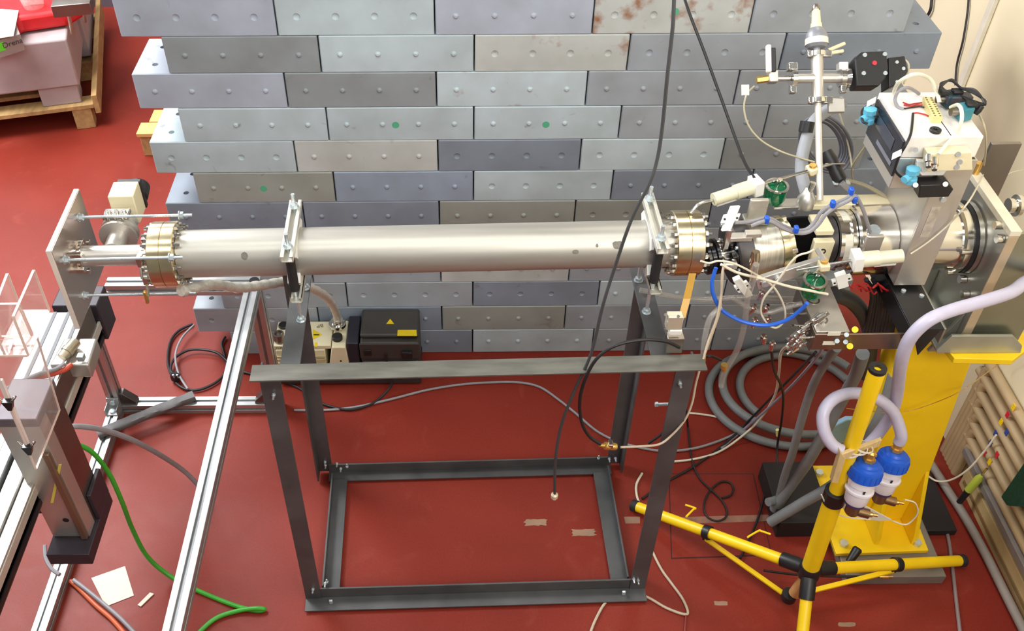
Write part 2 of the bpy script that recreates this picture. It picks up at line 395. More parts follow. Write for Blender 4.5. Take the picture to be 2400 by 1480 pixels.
def block_mat():
    m = bpy.data.materials.new('grey_block_paint'); m.use_nodes = True; nt = m.node_tree; N = nt.nodes; Lk = nt.links
    b = N['Principled BSDF']; oi = N.new('ShaderNodeObjectInfo'); tc = N.new('ShaderNodeTexCoord')
    # every block has its own paint tone (object colour) and its own dirt (random offset); alpha holds the amount of rust
    ad = N.new('ShaderNodeVectorMath'); ad.operation = 'ADD'
    sc = N.new('ShaderNodeMath'); sc.operation = 'MULTIPLY'; sc.inputs[1].default_value = 37.0; Lk.new(oi.outputs['Random'], sc.inputs[0])
    cx = N.new('ShaderNodeCombineXYZ'); Lk.new(sc.outputs[0], cx.inputs[0]); Lk.new(sc.outputs[0], cx.inputs[2])
    Lk.new(tc.outputs['Object'], ad.inputs[0]); Lk.new(cx.outputs[0], ad.inputs[1])
    n1 = N.new('ShaderNodeTexNoise'); n1.inputs['Scale'].default_value = 6; n1.inputs['Detail'].default_value = 7
    n2 = N.new('ShaderNodeTexNoise'); n2.inputs['Scale'].default_value = 15; n2.inputs['Detail'].default_value = 8; n2.inputs['Distortion'].default_value = 0.8
    n3 = N.new('ShaderNodeTexNoise'); n3.inputs['Scale'].default_value = 9; n3.inputs['Detail'].default_value = 9
    for n in (n1, n2, n3): Lk.new(ad.outputs[0], n.inputs['Vector'])
    r1 = N.new('ShaderNodeValToRGB'); e = r1.color_ramp.elements
    e[0].position = 0.28; e[0].color = (0.80, 0.79, 0.77, 1); e[1].position = 0.7; e[1].color = (1.05, 1.05, 1.06, 1)
    Lk.new(n1.outputs['Fac'], r1.inputs[0])
    mx = N.new('ShaderNodeMix'); mx.data_type = 'RGBA'; mx.blend_type = 'MULTIPLY'; mx.inputs[0].default_value = 1
    Lk.new(oi.outputs['Color'], mx.inputs[6]); Lk.new(r1.outputs[0], mx.inputs[7])
    # dark scuffs
    r2 = N.new('ShaderNodeValToRGB'); e = r2.color_ramp.elements
    e[0].position = 0.67; e[0].color = (0, 0, 0, 1); e[1].position = 0.76; e[1].color = (0.6, 0.6, 0.6, 1)
    Lk.new(n2.outputs['Fac'], r2.inputs[0])
    m2 = N.new('ShaderNodeMix'); m2.data_type = 'RGBA'; Lk.new(r2.outputs[0], m2.inputs[0]); Lk.new(mx.outputs[2], m2.inputs[6]); m2.inputs[7].default_value = (*srgb(104, 98, 90), 1)
    # rust, most along the lower and upper edge
    th = N.new('ShaderNodeMath'); th.operation = 'SUBTRACT'; th.inputs[0].default_value = 1.02; Lk.new(oi.outputs['Alpha'], th.inputs[1])
    sb = N.new('ShaderNodeMath'); sb.operation = 'SUBTRACT'; Lk.new(n3.outputs['Fac'], sb.inputs[0]); Lk.new(th.outputs[0], sb.inputs[1])
    ml = N.new('ShaderNodeMath'); ml.operation = 'MULTIPLY'; ml.inputs[1].default_value = 9; ml.use_clamp = True; Lk.new(sb.outputs[0], ml.inputs[0])
    m3 = N.new('ShaderNodeMix'); m3.data_type = 'RGBA'; Lk.new(ml.outputs[0], m3.inputs[0]); Lk.new(m2.outputs[2], m3.inputs[6]); m3.inputs[7].default_value = (*srgb(142, 92, 58), 1)
    Lk.new(m3.outputs[2], b.inputs['Base Color'])
    b.inputs['Roughness'].default_value = 0.46; b.inputs['Metallic'].default_value = 0.0
    bp = N.new('ShaderNodeBump'); bp.inputs['Strength'].default_value = 0.06; bp.inputs['Distance'].default_value = 0.002
    Lk.new(n2.outputs['Fac'], bp.inputs['Height']); Lk.new(bp.outputs[0], b.inputs['Normal'])
    return m
BLOCKM = block_mat()
BM = {'s': block_mesh('stud'), 'd': block_mesh('dimple')}
bw = thing('iron_block_stack', 'tall stack of grey painted iron blocks behind the steel tube', 'block stack', (0.3, 0.125, 0))
TONE = {'a': (172, 172, 182), 'l': (190, 196, 198), 'g': (164, 164, 168), 'w': (194, 190, 184), 'b': (150, 156, 170), 'k': (138, 142, 152), 'n': (146, 146, 147), 'o': (158, 155, 146)}
# rows from the top: face kind and paint tone of the five blocks
ROWS = ['da dl sa dw dg', 'sn sl dw dg sk', 'sa sn sl sg sg', 'sl sl sl sg sg', 'dl sw dk dl sn', 'so sb dl sk sk',
        'sk sk so do sk', 'sg sg sg sg sg', 'sg sg sw sg sg', 'dg dg dk sl sg', 'dg sk so sg sg', 'sg sk sl sg sg']
RUST = {(0, 3): .50, (1, 2): .43, (2, 2): .42, (5, 0): .38, (8, 2): .38}
DOTM = M('green_marker', (84, 168, 130), 0.6)
DOTS = {(3, 1): [(0.233, .062)], (3, 2): [(0.247, .060)], (5, 0): [(0.245, .062)], (0, 3): [(.255, .075)]}
for r in range(12):
    x0 = -1.0 + (0.125 if r % 2 else 0.0); z0 = (11 - r) * BH
    for c, kt in enumerate(ROWS[r].split()):
        o = bpy.data.objects.new('block', BM[kt[0]]); COL.objects.link(o); o.parent = bw
        o.location = V((x0 + BL * c, random.uniform(0, 0.0016), z0)) - V(bw['_o'])
        t = srgb(*TONE[kt[1]]); j = random.uniform(0.94, 1.05)
        o.color = (t[0] * j * .95, t[1] * j * 1.035, t[2] * j * 1.085, RUST.get((r, c), 0.18 + random.random() * 0.14))
        for (dx, dz) in DOTS.get((r, c), []):
            me = MB().cyl((dx, -0.0006, dz), (dx, 0.001, dz), 0.0125, n=20)
            d = bpy.data.meshes.new('paint_dot'); d.from_pydata(me.v, [], me.f); d.materials.append(DOTM)
            do = bpy.data.objects.new('paint_dot', d); COL.objects.link(do); do.parent = o
            lab(do, 'round green paint mark')
# ------------------------------------------------------------------ angle-iron frame under the tube
FO = V((-0.443, -1.158, 0))
def FP(x, y, z): return FO + AX * x + AY * y + AZ * z
FW, FDp, FH, LG, TK = 1.125, 0.535, 1.085, 0.052, 0.006
fr = thing('angle_iron_frame', 'dark angle iron support frame standing on the red floor under the long tube', 'steel frame', FP(FW / 2, FDp / 2, 0))
def fbox(mb, a, b):
    a, b = V(a), V(b); c = (a + b) / 2; h = (b - a) / 2
    return mb.obox(FP(*c), AX * h.x, AY * h.y, AZ * h.z)
def bolt(parent, c, d, r=0.0065, name='bolt', mat=None, l=0.012):
    d = V(d).normalized()
    return MB().hexnut(V(c) + d * r * 0.5, d, r, r).cyl(V(c) + d * r, V(c) + d * (r + l), r * 0.55, n=8).build(name, mat or ZINC, parent)
# legs: front flange faces the camera, the other flange runs back along the side
for (x, sx) in ((0.0, 1), (FW, -1)):
    for (y, sy) in ((0.0, 1), (FDp, -1)):
        m = MB()
        fbox(m, (x, y if sy > 0 else y - TK, 0.012), (x + sx * LG, y + TK if sy > 0 else y, FH - TK - .001))
        fbox(m, (x, y + sy * TK, 0.012), (x + sx * TK, y + sy * LG, FH - TK - .001))
        m.build('leg', STEEL, fr, 0.0008)
# top rails: one long rail in front (upright flange towards the camera) and two side rails with a flat top
m = MB(); fbox(m, (-0.018, -0.027, FH), (FW + 0.02, 0.030, FH + 0.005)); fbox(m, (-0.018, 0.024, FH - 0.045), (FW + 0.02, 0.030, FH))
m.build('top_rail', M('toplit_steel', (112, 110, 102), 0.45, 0.3, 0.34, 7, 0.05, stretch=(1, 5, 5)), fr, 0.0008)  # lighter, streaked steel; light on the upward flange put into the colour
for x, sx in ((0.052, 1), (FW - 0.062, -1)):
    m = MB(); fbox(m, (x, 0.032, FH - 0.005), (x + sx * 0.052, 0.50, FH)); fbox(m, (x, 0.032, FH - 0.052), (x + sx * TK, 0.50, FH - 0.005))
    m.build('top_rail', STEEL, fr, 0.0008)
# bottom rails
m = MB(); fbox(m, (0.0, 0.0045, 0.008), (FW, 0.0105 + .0, 0.062)); fbox(m, (0.0, -0.045, 0.008), (FW, 0.0045, 0.014)); 
m.v = [p + AY * 0.0 for p in m.v]; m.build('bottom_rail', STEEL, fr, 0.0008)
m = MB(); fbox(m, (0.04, FDp - 0.052, 0.006), (FW - 0.04, FDp - 0.004, 0.012)); fbox(m, (0.04, FDp - 0.012, 0.012), (FW - 0.04, FDp - 0.006, 0.055)); m.build('bottom_rail', STEEL, fr, 0.0008)
for x, sx in ((0.055, 1), (FW - 0.055, -1)):
    m = MB(); fbox(m, (x, 0.02, 0.014), (x + sx * 0.055, FDp - 0.05, 0.020)); fbox(m, (x, 0.02, 0.020), (x + sx * TK, FDp - 0.05, 0.058)); m.build('bottom_rail', STEEL, fr, 0.0008)
for p, d in (((0.03, 0, FH - .075), -AY), ((FW - .035, 0, FH - .07), -AY), ((0.03, 0, 0.075), -AY), ((FW - 0.03, 0, .07), -AY), ((FW - .045, 0, .078), -AY),
             ((0.068, 0.02, 0.075), -AY), ((0.072, 0.03, 0.06), AZ), ((0.088, FDp - 0.03, 0.058), -AY), ((.075, FDp - .02, .075), -AY), ((0.03, FDp - .006, .05), -AY), ((0.03, FDp - .006, .07), -AY),
             ((FW - .05, FDp - 0.02, 0.06), -AY), ((FW - .03, FDp - 0.03, 0.075), -AY), ((FW - .09, FDp - 0.02, 0.06), AZ), ((0.11, FDp - 0.02, 0.05), AZ)):
    bolt(fr, FP(*p), d, 0.0055)
# small clear tape marks and a rust smear on the front bottom rail
for x in (0.085, FW - 0.075):
    MB().obox(FP(x, -0.02, 0.024), AX * 0.006, AY * 0.004, AZ * 0.010).build('bolt', ZINC, fr, 0.002)
# short plate with paper label at the front leg's top, and the two crossing bolts half way down the right leg
MB().rod(FP(FW - 0.06, 0.09, 0.83), FP(FW - .01, 0.09, 0.83), 0.005).hexnut(FP(FW - 0.055, .09, .83), AX, 0.008, 0.008).build('bolt', ZINC, fr)

# ------------------------------------------------------------------ tube with flanges
tb = thing('vacuum_tube', 'long horizontal stainless steel vacuum tube clamped on top of the angle iron frame', 'vacuum tube', A(0, 0, -0.09))
RT, RF = 0.0625, 0.0865
MB().lathe(A(-0.655), AX, [(0, RT), (1.285, RT)], 64, False).build('tube_body', INOX, tb)
def flange(s0, s1, mid):
    n = 64
    f = MB().lathe(A(s0), AX, [(0, RT), (0, RF - 0.002), (0.002, RF), (mid - 0.0012, RF), (mid - 0.0006, RF - .003), (mid + 0.0006, RF - .003), (mid + 0.0012, RF), (s1 - s0 - 0.002, RF), (s1 - s0, RF - 0.002), (s1 - s0, 0.02)], n, True).build('flange', GOLD, tb)
    for k in range(16):
        a = 2 * PI * (k + 0.5) / 16; rr = 0.0755
        dy, dz = math.cos(a) * rr, math.sin(a) * rr
        MB().hexnut(A(s0 - 0.004, dy, dz), AX, 0.0075, 0.008).hexnut(A(s1 + 0.004, dy, dz), AX, 0.0075, 0.008).rod(A(s0 - 0.016, dy, dz), A(s1 + 0.018, dy, dz), 0.004, 8).build('bolt', CHROME, f)
flange(-0.722, -0.656, 0.033)
flange(0.630, 0.702, 0.036)

SMU = M('tube_smudge', (128, 122, 112), .6, .2, .2, 90)
for (s_, dy, dz, w, h) in ((-.478, -.86, .51, .009, .011), (.478, -.80, .60, .015, .012), (.425, -.80, .60, .004, .005), (.37, -.92, .39, .010, .006)):
    nv = (AY * dy + AZ * dz).normalized(); tv = AX.cross(nv); c_ = A(s_) + nv * (RT + .0002)
    lab(MB().prism([c_ + AX * (math.cos(a) * w * random.uniform(.8, 1.1)) + tv * (math.sin(a) * h * random.uniform(.8, 1.1)) - nv * ((math.sin(a) * h) ** 2 / (2 * RT)) for a in [2 * PI * k / 12 for k in range(12)]], nv * .0004).build('smudge', SMU, tb, 0, 0), 'small dark smudge')
# clamps holding the tube: strut above, strut below, threaded rods, white saddles, rubber sleeve in front
STRUT = M('cream_strut', (222, 218, 206), 0.4, 0.55, 0.06, 20)
def strut(parent, s, dz, d0, d1, name='strut'):
    """C-section strip lying across the tube"""
    m = MB(); w, h, t = 0.016, 0.018, 0.0035
    for (a0, a1, b0, b1) in ((-w, w, -h / 2, -h / 2 + t), (-w, -w + t, -h / 2, h / 2), (w - t, w, -h / 2, h / 2), (-w, -w + .009, h / 2 - t, h / 2), (w - .009, w, h / 2 - t, h / 2)):
        m.obox(A(s + (a0 + a1) / 2, (d0 + d1) / 2, dz + (b0 + b1) / 2), AX * ((a1 - a0) / 2), AY * ((d1 - d0) / 2), AZ * ((b1 - b0) / 2))
    return m.build(name, STRUT, parent, 0.0006)
def clampset(s, label, lean):
    t = thing('tube_clamp', label, 'pipe clamp', A(s, 0, FH - 1.27))
    up = strut(t, s, RT + 0.012, -0.125, 0.115); lo = strut(t, s + .004, -RT - 0.012, -0.11, 0.10)
    for sg in (-1, 1):   # white saddle blocks
        m = MB()
        pts = [A(s - sg * 0.016, 0.02 * 0, 0)]
        for (dz0, sgn) in ((1, 1), (-1, -1)):
            poly = [(-0.055, dz0 * (RT + .002)), (0.055, dz0 * (RT + .002)), (0.078, dz0 * (RT - .03)), (0.06, dz0 * 0.02)]
            arc = [(RT * 1.01 * math.cos(a), dz0 * RT * 1.01 * math.sin(a)) for a in [0.35 + (PI - 0.7) * k / 14 for k in range(15)]]
            poly = [(-0.078, dz0 * (RT - .02)), (-0.06, dz0 * (RT + .0025)), (0.06, dz0 * (RT + .0025)), (0.078, dz0 * (RT - .02))] + [(p[0], p[1]) for p in arc]
            m.prism([A(s + sg * 0.004 + (0 if sg > 0 else -0.014), q[0], q[1]) for q in poly], AX * 0.012)
        m.build('saddle', WHITE, t, 0.0008)
    for dy in (-0.085, 0.082):
        MB().rod(A(s, dy, -RT - 0.03), A(s, dy, RT + 0.062), 0.0052).build('threaded_rod', ZINC, t)
        MB().hexnut(A(s, dy, RT + 0.028), AZ, 0.0105, 0.009).cyl(A(s, dy, RT + 0.0215), A(s, dy, RT + 0.0235), 0.0125, n=18).build('nut', ZINC, t)
        MB().hexnut(A(s, dy, -RT - 0.026), AZ, 0.0105, 0.009).build('nut', ZINC, t)
    MB().cyl(A(s, -0.085, -RT + 0.004), A(s, -0.085, RT + 0.0), 0.0125, n=20).build('rubber_sleeve', RUBBER, t, 0.002)
    for dy in (-0.066, 0.066):
        sx = s + 0.026 * lean
        MB().rod(A(sx, dy, FH - 1.27 + 0.001), A(sx, dy, -RT - 0.012), 0.005).build('threaded_rod', ZINC, t)
        MB().hexnut(A(sx, dy, FH - 1.27 + 0.006), AZ, 0.0105, 0.009).cyl(A(sx, dy, FH - 1.27 + 0.0005), A(sx, dy, FH - 1.27 + 0.0022), 0.013, n=18).build('nut', ZINC, t)
    return t
clampset(-0.358, 'cream strut clamp with black rubber sleeve around the left part of the tube', 0)
clampset(0.578, 'cream strut clamp with black rubber sleeve around the right part of the tube', 0)

# ------------------------------------------------------------------ pipe, rods and square plate on the tube's left end
en = thing('end_plate_assembly', 'square metal end plate held off the tube by thin rods and a short pipe', 'end plate', A(-0.87, 0, -0.15))
PLATEM = M('polished_plate', (178, 162, 152), 0.24, 0.75, 0.16, 5, 0.02)
hp = 0.130
EDGE = M('plate_edge', (222, 210, 198), 0.5, 0.1, 0.06, 9)
lab(MB().obox(A(-0.9270, 0.0, -0.008), AX * 0.0065, AY * hp, AZ * hp).build('plate_core', EDGE, en, .0008), 'pale core of the square plate')
MB().obox(A(-0.9195, 0.0, -0.008), AX * 0.0008, AY * (hp - .0015), AZ * (hp - .0015)).build('plate_face', PLATEM, en)
RP = 0.0275
MB().cyl(A(-0.905), A(-0.735), RP, n=32).build('pipe', ALUP, en)
for s0 in (-0.912, -0.738):
    f = MB().lathe(A(s0 - .008), AX, [(0, RP), (0, .040), (.006, .040), (.009, .034), (.012, .034), (.015, .040), (.018, .040), (.018, RP)], 32).build('pipe_flange', CHROME, en)
    for k in range(6):
        a = 2 * PI * (k + .3) / 6
        MB().obox(A(s0 + .001, math.cos(a) * .043, math.sin(a) * .043), AX * .013, AY * .006, AZ * .006).build('clamp_jaw', CHROME, f, .001)
MB().lathe(A(-0.718), -AX, [(0, .055), (.010, .055), (.010, .03)], 32).build('adapter_disc', CHROME, en)
for (dy, dz) in ((0.072, 0.072), (-0.082, 0.055), (-0.05, -0.092), (0.085, -0.06)):
    r_ = MB().rod(A(-0.945, dy, dz), A(-0.625, dy, dz), 0.0038, 10).build('rod', ZINC, en)
    for s0 in (-0.912, -0.652): MB().hexnut(A(s0, dy, dz), AX, 0.0095, 0.009).cyl(A(s0 - .007, dy, dz), A(s0 - .005, dy, dz), .012, n=16).build('nut', ZINC, r_)
# wing clamp hanging under the flange
for (dy, dz) in ((-0.055, -0.035), (-0.06, 0.03)):
    MB().obox(A(-0.742, dy, dz), AX * .007, AY * .012, AZ * .014).rod(A(-0.742, dy, dz), A(-0.742, dy - .02, dz - .045), .004).build('clamp_screw', CHROME, en, .0015)
lab(MB().obox(A(-0.747, -.078, -.078), AX * .004, AY * .006, AZ * .02).build('wing_nut', BRASS, en, .002), 'brass wing nut')

# side branch with valve (white block and black knob)
vb = thing('angle_valve', 'white and black angle valve on the short pipe behind the square plate', 'valve', A(-0.835, 0.06, 0))
MB().cyl(A(-0.835, 0.018, 0.0), A(-0.835, 0.085, 0.0), 0.026, n=28).build('branch_pipe', ALUP, vb)
MB().lathe(A(-0.835, 0.075, 0), AY, [(0, .03), (0, .05), (.008, .05), (.012, .042), (.018, .042), (.022, .05), (.03, .05), (.03, .02)], 32).build('flange', ALUP, vb)
MB().cyl(A(-0.835, 0.105, 0), A(-.835, .16, 0), .036, n=28).build('valve_body', ALUP, vb)
for i in range(2):
    for j in range(3):
        MB().cyl(A(-0.855 + j * .02, 0.095 + i * .018, .045), A(-.855 + j * .02, .095 + i * .018, .062), .006, n=12).build('clamp_bolt', CHROME, vb)
MB().obox(A(-0.835, 0.112, 0.050), AX * .034, AY * .02, AZ * .006).build('clamp_bridge', CHROME, vb, .003)
MB().obox(A(-0.828, 0.185, 0.035), AX * .034, AY * .035, AZ * .045).build('valve_block', IVORY, vb, .003)
MB().obox(A(-0.822, 0.226, 0.035), AX * .032, AY * .008, AZ * .044).build('valve_cover', BLACK, vb, .002)
MB().cyl(A(-0.815, 0.232, 0.02), A(-0.815, 0.275, 0.03), .030, n=28).build('valve_knob', BLACK, vb, .004)
# ------------------------------------------------------------------ aluminium profile stand on the left
PS = 0.048
def profile(parent, c0, c1, up, name='profile_beam', size=PS):
    """square slotted extrusion from c0 to c1 (centre line)"""
    c0, c1 = V(c0), V(c1); d = (c1 - c0).normalized(); up = V(up); up = (up - d * up.dot(d)).normalized(); sd = d.cross(up)
    h = size / 2; s = size * 0.11; dp = size * 0.17; m = MB(); poly = []
    for k in range(4):
        e, f = [(up, sd), (sd, -up), (-up, -sd), (-sd, up)][k]
        # one side: outer face at e*h, running along f
        for (a, b) in ((-h, h), (-s, h), (-s, h - dp), (s, h - dp), (s, h)):
            poly.append(c0 + f * a + e * b)
    m.prism(poly, c1 - c0)
    o = m.build(name, ALU, parent, 0.0012, 30)
    # darker slot floors
    q = MB()
    for e, f in ((up, sd), (sd, up), (-up, sd), (-sd, up)):
        q.obox((c0 + c1) / 2 + e * (h - dp + 0.0006), d * ((c1 - c0).length / 2 - 0.001), f * s * 0.98, e * 0.0005)
    q.build('slot', ALUSLOT, o, 0, 0)
    return o
ps = thing('profile_stand', 'silver aluminium profile stand on the floor left of the steel frame', 'stand', (-0.95, -1.1, 0))
xr, xl, yc, zt = -0.648, -1.275, -0.305, 0.645
profile(ps, (xl, yc, PS / 2), (xr - PS / 2, yc, PS / 2), (0, 0, 1))
profile(ps, (-1.16, yc, zt), (xr + PS / 2, yc, zt), (0, 0, 1))
profile(ps, (xr, yc, 0.0), (xr, yc, zt - PS / 2 - .001), (0, 1, 0), 'profile_post')
profile(ps, (xl, yc, PS + .001), (xl, yc, zt + PS / 2), (0, 1, 0), 'profile_post')
profile(ps, (xr, yc - PS / 2 - .001, zt), (xr, -2.7, zt), (0, 0, 1))
profile(ps, (xl, yc - PS / 2 - .001, PS / 2), (xl, -2.7, PS / 2), (0, 0, 1))
profile(ps, (-1.52, -1.95, 0.0), (-1.52, -1.95, zt - .03), (0, 1, 0), 'profile_post')
MB().cyl((xr + .004, yc, zt + PS / 2), (xr + .004, yc, zt + PS / 2 + .002), .017, n=24).build('end_hole_cap', BLACK, ps)
BRK = M('bracket_steel', (108, 102, 98), 0.35, 0.8, 0.15, 12)
def gusset(c, dx, dz, n):
    c = V(c); o = MB().prism([c, c + V((dx, 0, 0)), c + V((dx * .95, 0, dz * .25)), c + V((dx * .25, 0, dz)), c + V((0, 0, dz))], V((0, -0.034, 0))).build('corner_bracket', BRK, ps, .002)
    for p in ((dx * .75, dz * .12), (dx * .12, dz * .75)):
        MB().cyl(c + V((p[0], -.017, p[1])), c + V((p[0] * 1.14, -.017, p[1] * 1.14 + .004)), .009, n=14).build('bolt_head', ZINC, o, .002)
gusset((xl + PS / 2, yc + .017, PS), .06, .06, 1)
gusset((xr - PS / 2, yc + .017, PS), -.06, .06, 1)
bb = MB().box((xl - .024, yc - .075, PS), (xl + .024, yc - .027, PS + .006)).box((xl - .024, yc - .030, PS), (xl + .024, yc - .024, PS + .05)).box((xl - .024, yc - .075, PS + .006), (xl - .021, yc - .03, PS + .03)).box((xl + .021, yc - .075, PS + .006), (xl + .024, yc - .03, PS + .03)).build('corner_bracket', ALU, ps, .001)
for i in range(2): MB().cyl((xl, yc - .06 + i * .0, PS + .006), (xl, yc - .06, PS + .014), .010, n=16).build('bolt_head', ZINC, bb) if i == 0 else MB().cyl((xl, yc - .031, PS + .032), (xl, yc - .040, PS + .032), .010, n=16).build('bolt_head', ZINC, bb)

# long linear stage lying across the stand, running towards the camera
ls = thing('linear_stage', 'long grey linear motion stage lying on the aluminium stand', 'linear stage', (-1.14, -1.3, zt + PS / 2))
z0 = zt + PS / 2 + .001; XA, XB = -1.215, -1.085
MB().box((XA, -2.7, z0 + .03), (XB, -0.60, z0 + .045)).box((XA, -2.7, z0), (XA + .02, -0.60, z0 + .12)).box((XB - .012, -2.7, z0), (XB, -.60, z0 + .085)).build('stage_body', ALUD, ls, .001)
MB().box((XA + .02, -2.7, z0 + .046), (XA + .052, -0.60, z0 + .12)).build('rail', ALU, ls, .001)
MB().box((XA + .060, -2.7, z0 + .046), (XA + .10, -0.60, z0 + .105)).build('rail', ALU, ls, .001)
MB().box((XB - .002, -2.7, z0 + .055), (XB + .006, -.60, z0 + .085)).build('side_strip', STRUT, ls, .001)
MB().box((XB + .001, -2.7, z0 + .012), (XB + .004, -.60, z0 + .03)).build('side_groove', BLACK, ls, 0)
DKP = M('dark_violet_plastic', (48, 40, 48), 0.45, 0, .1, 20)
MB().box((XA - .002, -.598, z0), (XB + .012, -.50, z0 + .15)).build('end_cap', DKP, ls, .004)
MB().box((XA + .102, -2.7, z0 + .086), (XB + .004, -1.07, z0 + .094)).build('cover_plate', ALUP, ls, .001)
# carriage with bright slotted top
cz = z0 + .122
MB().box((XA - .02, -1.06, cz), (XB - .004, -.62, cz + .022)).build('carriage', M('carriage_alu', (158, 158, 158), .5, .4), ls, .002)
for xx in (XA + .012, XA + .055, XA + .09):
    MB().box((xx, -1.06, cz + .0225), (xx + .010, -.62, cz + .0235)).build('slot', M('carriage_slot', (96, 96, 98), .5, .3), ls, 0)
MB().box((XB - .004, -1.0, z0 + .046), (XB + .002, -.62, cz + .05)).build('side_plate', ALUD, ls, .001)
# connector housing with cable
ch = thing('connector_housing', 'grey metal cable housing with a round connector on the linear stage', 'connector', (-1.1, -1.10, cz))
cc = at(178, 825, z=cz + .03)
MB().prism([V((cc.x - .05, cc.y + .055, cz - .02)), V((cc.x + .05, cc.y + .055, cz - .02)), V((cc.x + .055, cc.y - .06, cz - .02)), V((cc.x - .06, cc.y - .06, cz - .02))], (0, 0, .055)).build('housing', ALUP, ch, .006)
q0 = at(178, 800, z=cz + .062); q1 = at(140, 845, z=cz + .05)
MB().lathe(q0, q1 - q0, [(0, .017), (.03, .017), (.031, .019), (.045, .019), (.046, .016), (.066, .015)], 24).build('connector', M('connector_nickel', (196, 184, 160), .35, .9), ch)
MB().obox(at(190, 838, z=cz + .055), V((.01, 0, 0)), V((0, .01, 0)), V((0, 0, .01))).build('screw_block', ZINC, ch, .002)

# vertical stage hanging in front with black foot
vs = thing('vertical_stage', 'upright metal linear stage with a black foot below the acrylic box', 'linear stage', (-1.03, -1.3, 0.5))
p0 = at(130, 1268, z=0.5); xL = p0.x; yF = p0.y; xR = xL + 0.105
zb, zt2 = 0.5, 1.0
MB().box((xL, yF, zb + .02), (xR, yF + .05, zt2)).build('front_plate', ALUP, vs, .001)
MB().box((xR - .022, yF - .012, zb + .02), (xR - .004, yF, zt2 - .1)).build('guide_rail', M('brown_rail', (142, 112, 92), .4, .6), vs, .003)
MB().box((xL + .004, yF + .05, zb + .02), (xR, yF + .14, zt2)).build('stage_body', ALUD, vs, .001)
MB().box((xL - .004, yF - .06, zb - .03), (xR + .012, yF + .16, zb + .018)).build('foot', DKP, vs, .002)
MB().box((xR + .001, yF + .06, zb + .02), (xR + .013, yF + .16, zb + .13)).build('foot_side', DKP, vs, .002)
MB().cyl((xL + .058, yF - .001, zb + .10), (xL + .058, yF + .004, zb + .10), .009, n=18).build('hole_plug', BLACK, vs)
MB().box((xL - .07, yF + .02, zb + .10), (xL, yF + .06, zb + .24)).build('mounting_block', M('dark_bracket', (84, 76, 66), .45, .7), vs, .006)
MB().box((xL - .002, yF - .002, zt2 + .001), (xR + .002, yF + .14, zt2 + .03)).build('top_block', M('grey_violet_block', (112, 102, 108), .5, .2), vs, .003)
lab(MB().prism([at(118, 1180, y=yF - .003), at(137, 1090, y=yF - .003), at(144, 1090, y=yF - .003), at(125, 1180, y=yF - .003)], V((0, .002, 0))).build('tape_strip', M('yellow_tape', (226, 206, 92), .5), vs), 'narrow yellow tape')
# ------------------------------------------------------------------ instrument on the beam line, right of the tube
def rot_off(r, deg):
    """offset (dy, dz) at radius r; 0 deg = up, positive = away from the camera"""
    a = math.radians(deg); return r * math.sin(a), r * math.cos(a)
ins = thing('instrument_chamber', 'row of metal cylinders with black bellows between the tube flange and the tall plate', 'vacuum chamber', A(1.05, 0, -0.11))
DARKM = M('dark_grey_metal', (78, 74, 74), 0.4, 0.6, 0.2, 14)
GLOSSB = M('glossy_black', (20, 19, 21), 0.25, 0, 0.1, 20)
def lath(name, s0, prof, mat, n=48, dy=0, dz=0, parent=None, caps=True):
    return MB().lathe(A(s0, dy, dz), AX, prof, n, caps).build(name, mat, parent or ins)
# the head left of the bellows hangs down a little, towards the camera
PV = A(.965); _hd = (AX + AZ * .12 + AY * .12).normalized(); _ax = AX.cross(_hd).normalized(); _ha = AX.angle(_hd)
def hb(mb, k=1.0):
    R_ = Matrix.Rotation(_ha * k, 3, _ax); mb.v = [PV + R_ @ (p - PV) for p in mb.v]; return mb
def hlath(name, s0, prof, mat, n=48, dy=0, dz=0, parent=None, caps=True):
    return hb(MB().lathe(A(s0, dy, dz), AX, prof, n, caps)).build(name, mat, parent or ins)
cap = hlath('rubber_cap', 0.712, [(0, .018), (0, .040), (.004, .045), (.012, .045), (.016, .040), (.026, .040), (.028, .048), (.036, .048), (.038, .03)], GLOSSB)
hb(MB().cyl(A(.7125, -.01, .01), A(.7115, -.01, .01), .026, n=24)).build('cap_recess', RUBBER, cap)
hlath('neck', 0.750, [(0, .03), (.032, .03)], CHROME)
for deg in (-75, -20, 60):
    dy, dz = rot_off(.036, deg); hb(MB().obox(A(.765, dy, dz), AX * .010, AY * .006, AZ * .010)).build('neck_clamp', CHROME, ins, .0015)
drum = hlath('dark_drum', 0.782, [(0, .03), (0, .083), (.004, .087), (.042, .087), (.044, .06)], DARKM, 56)
for deg in (-60, -105, -15):
    dy, dz = rot_off(.060, deg); hb(MB().cyl(A(.776, dy, dz), A(.782, dy, dz), .021, n=20)).build('pad', GLOSSB, drum, .001)
for deg in (-125, -85, -40, 10, 50):
    dy, dz = rot_off(.078, deg); hb(MB().cyl(A(.777, dy, dz), A(.782, dy, dz), .005, n=12)).build('drum_screw', ZINC, drum)
hlath('drum_body', 0.827, [(0, .05), (0, .072), (.076, .072), (.076, .05)], M('brushed_drum', (214, 206, 190), .34, .75, .2, 6, 0, stretch=(40, 1, 1)), 56)
f = hlath('collar', 0.9035, [(0, .05), (0, .076), (.020, .076), (.022, .067), (.034, .067), (.034, .04)], GOLD, 48)
for k in range(8):
    dy, dz = rot_off(.068, k * 45 + 20); hb(MB().hexnut(A(.931, dy, dz), AX, .008, .014)).build('bolt', CHROME, f)
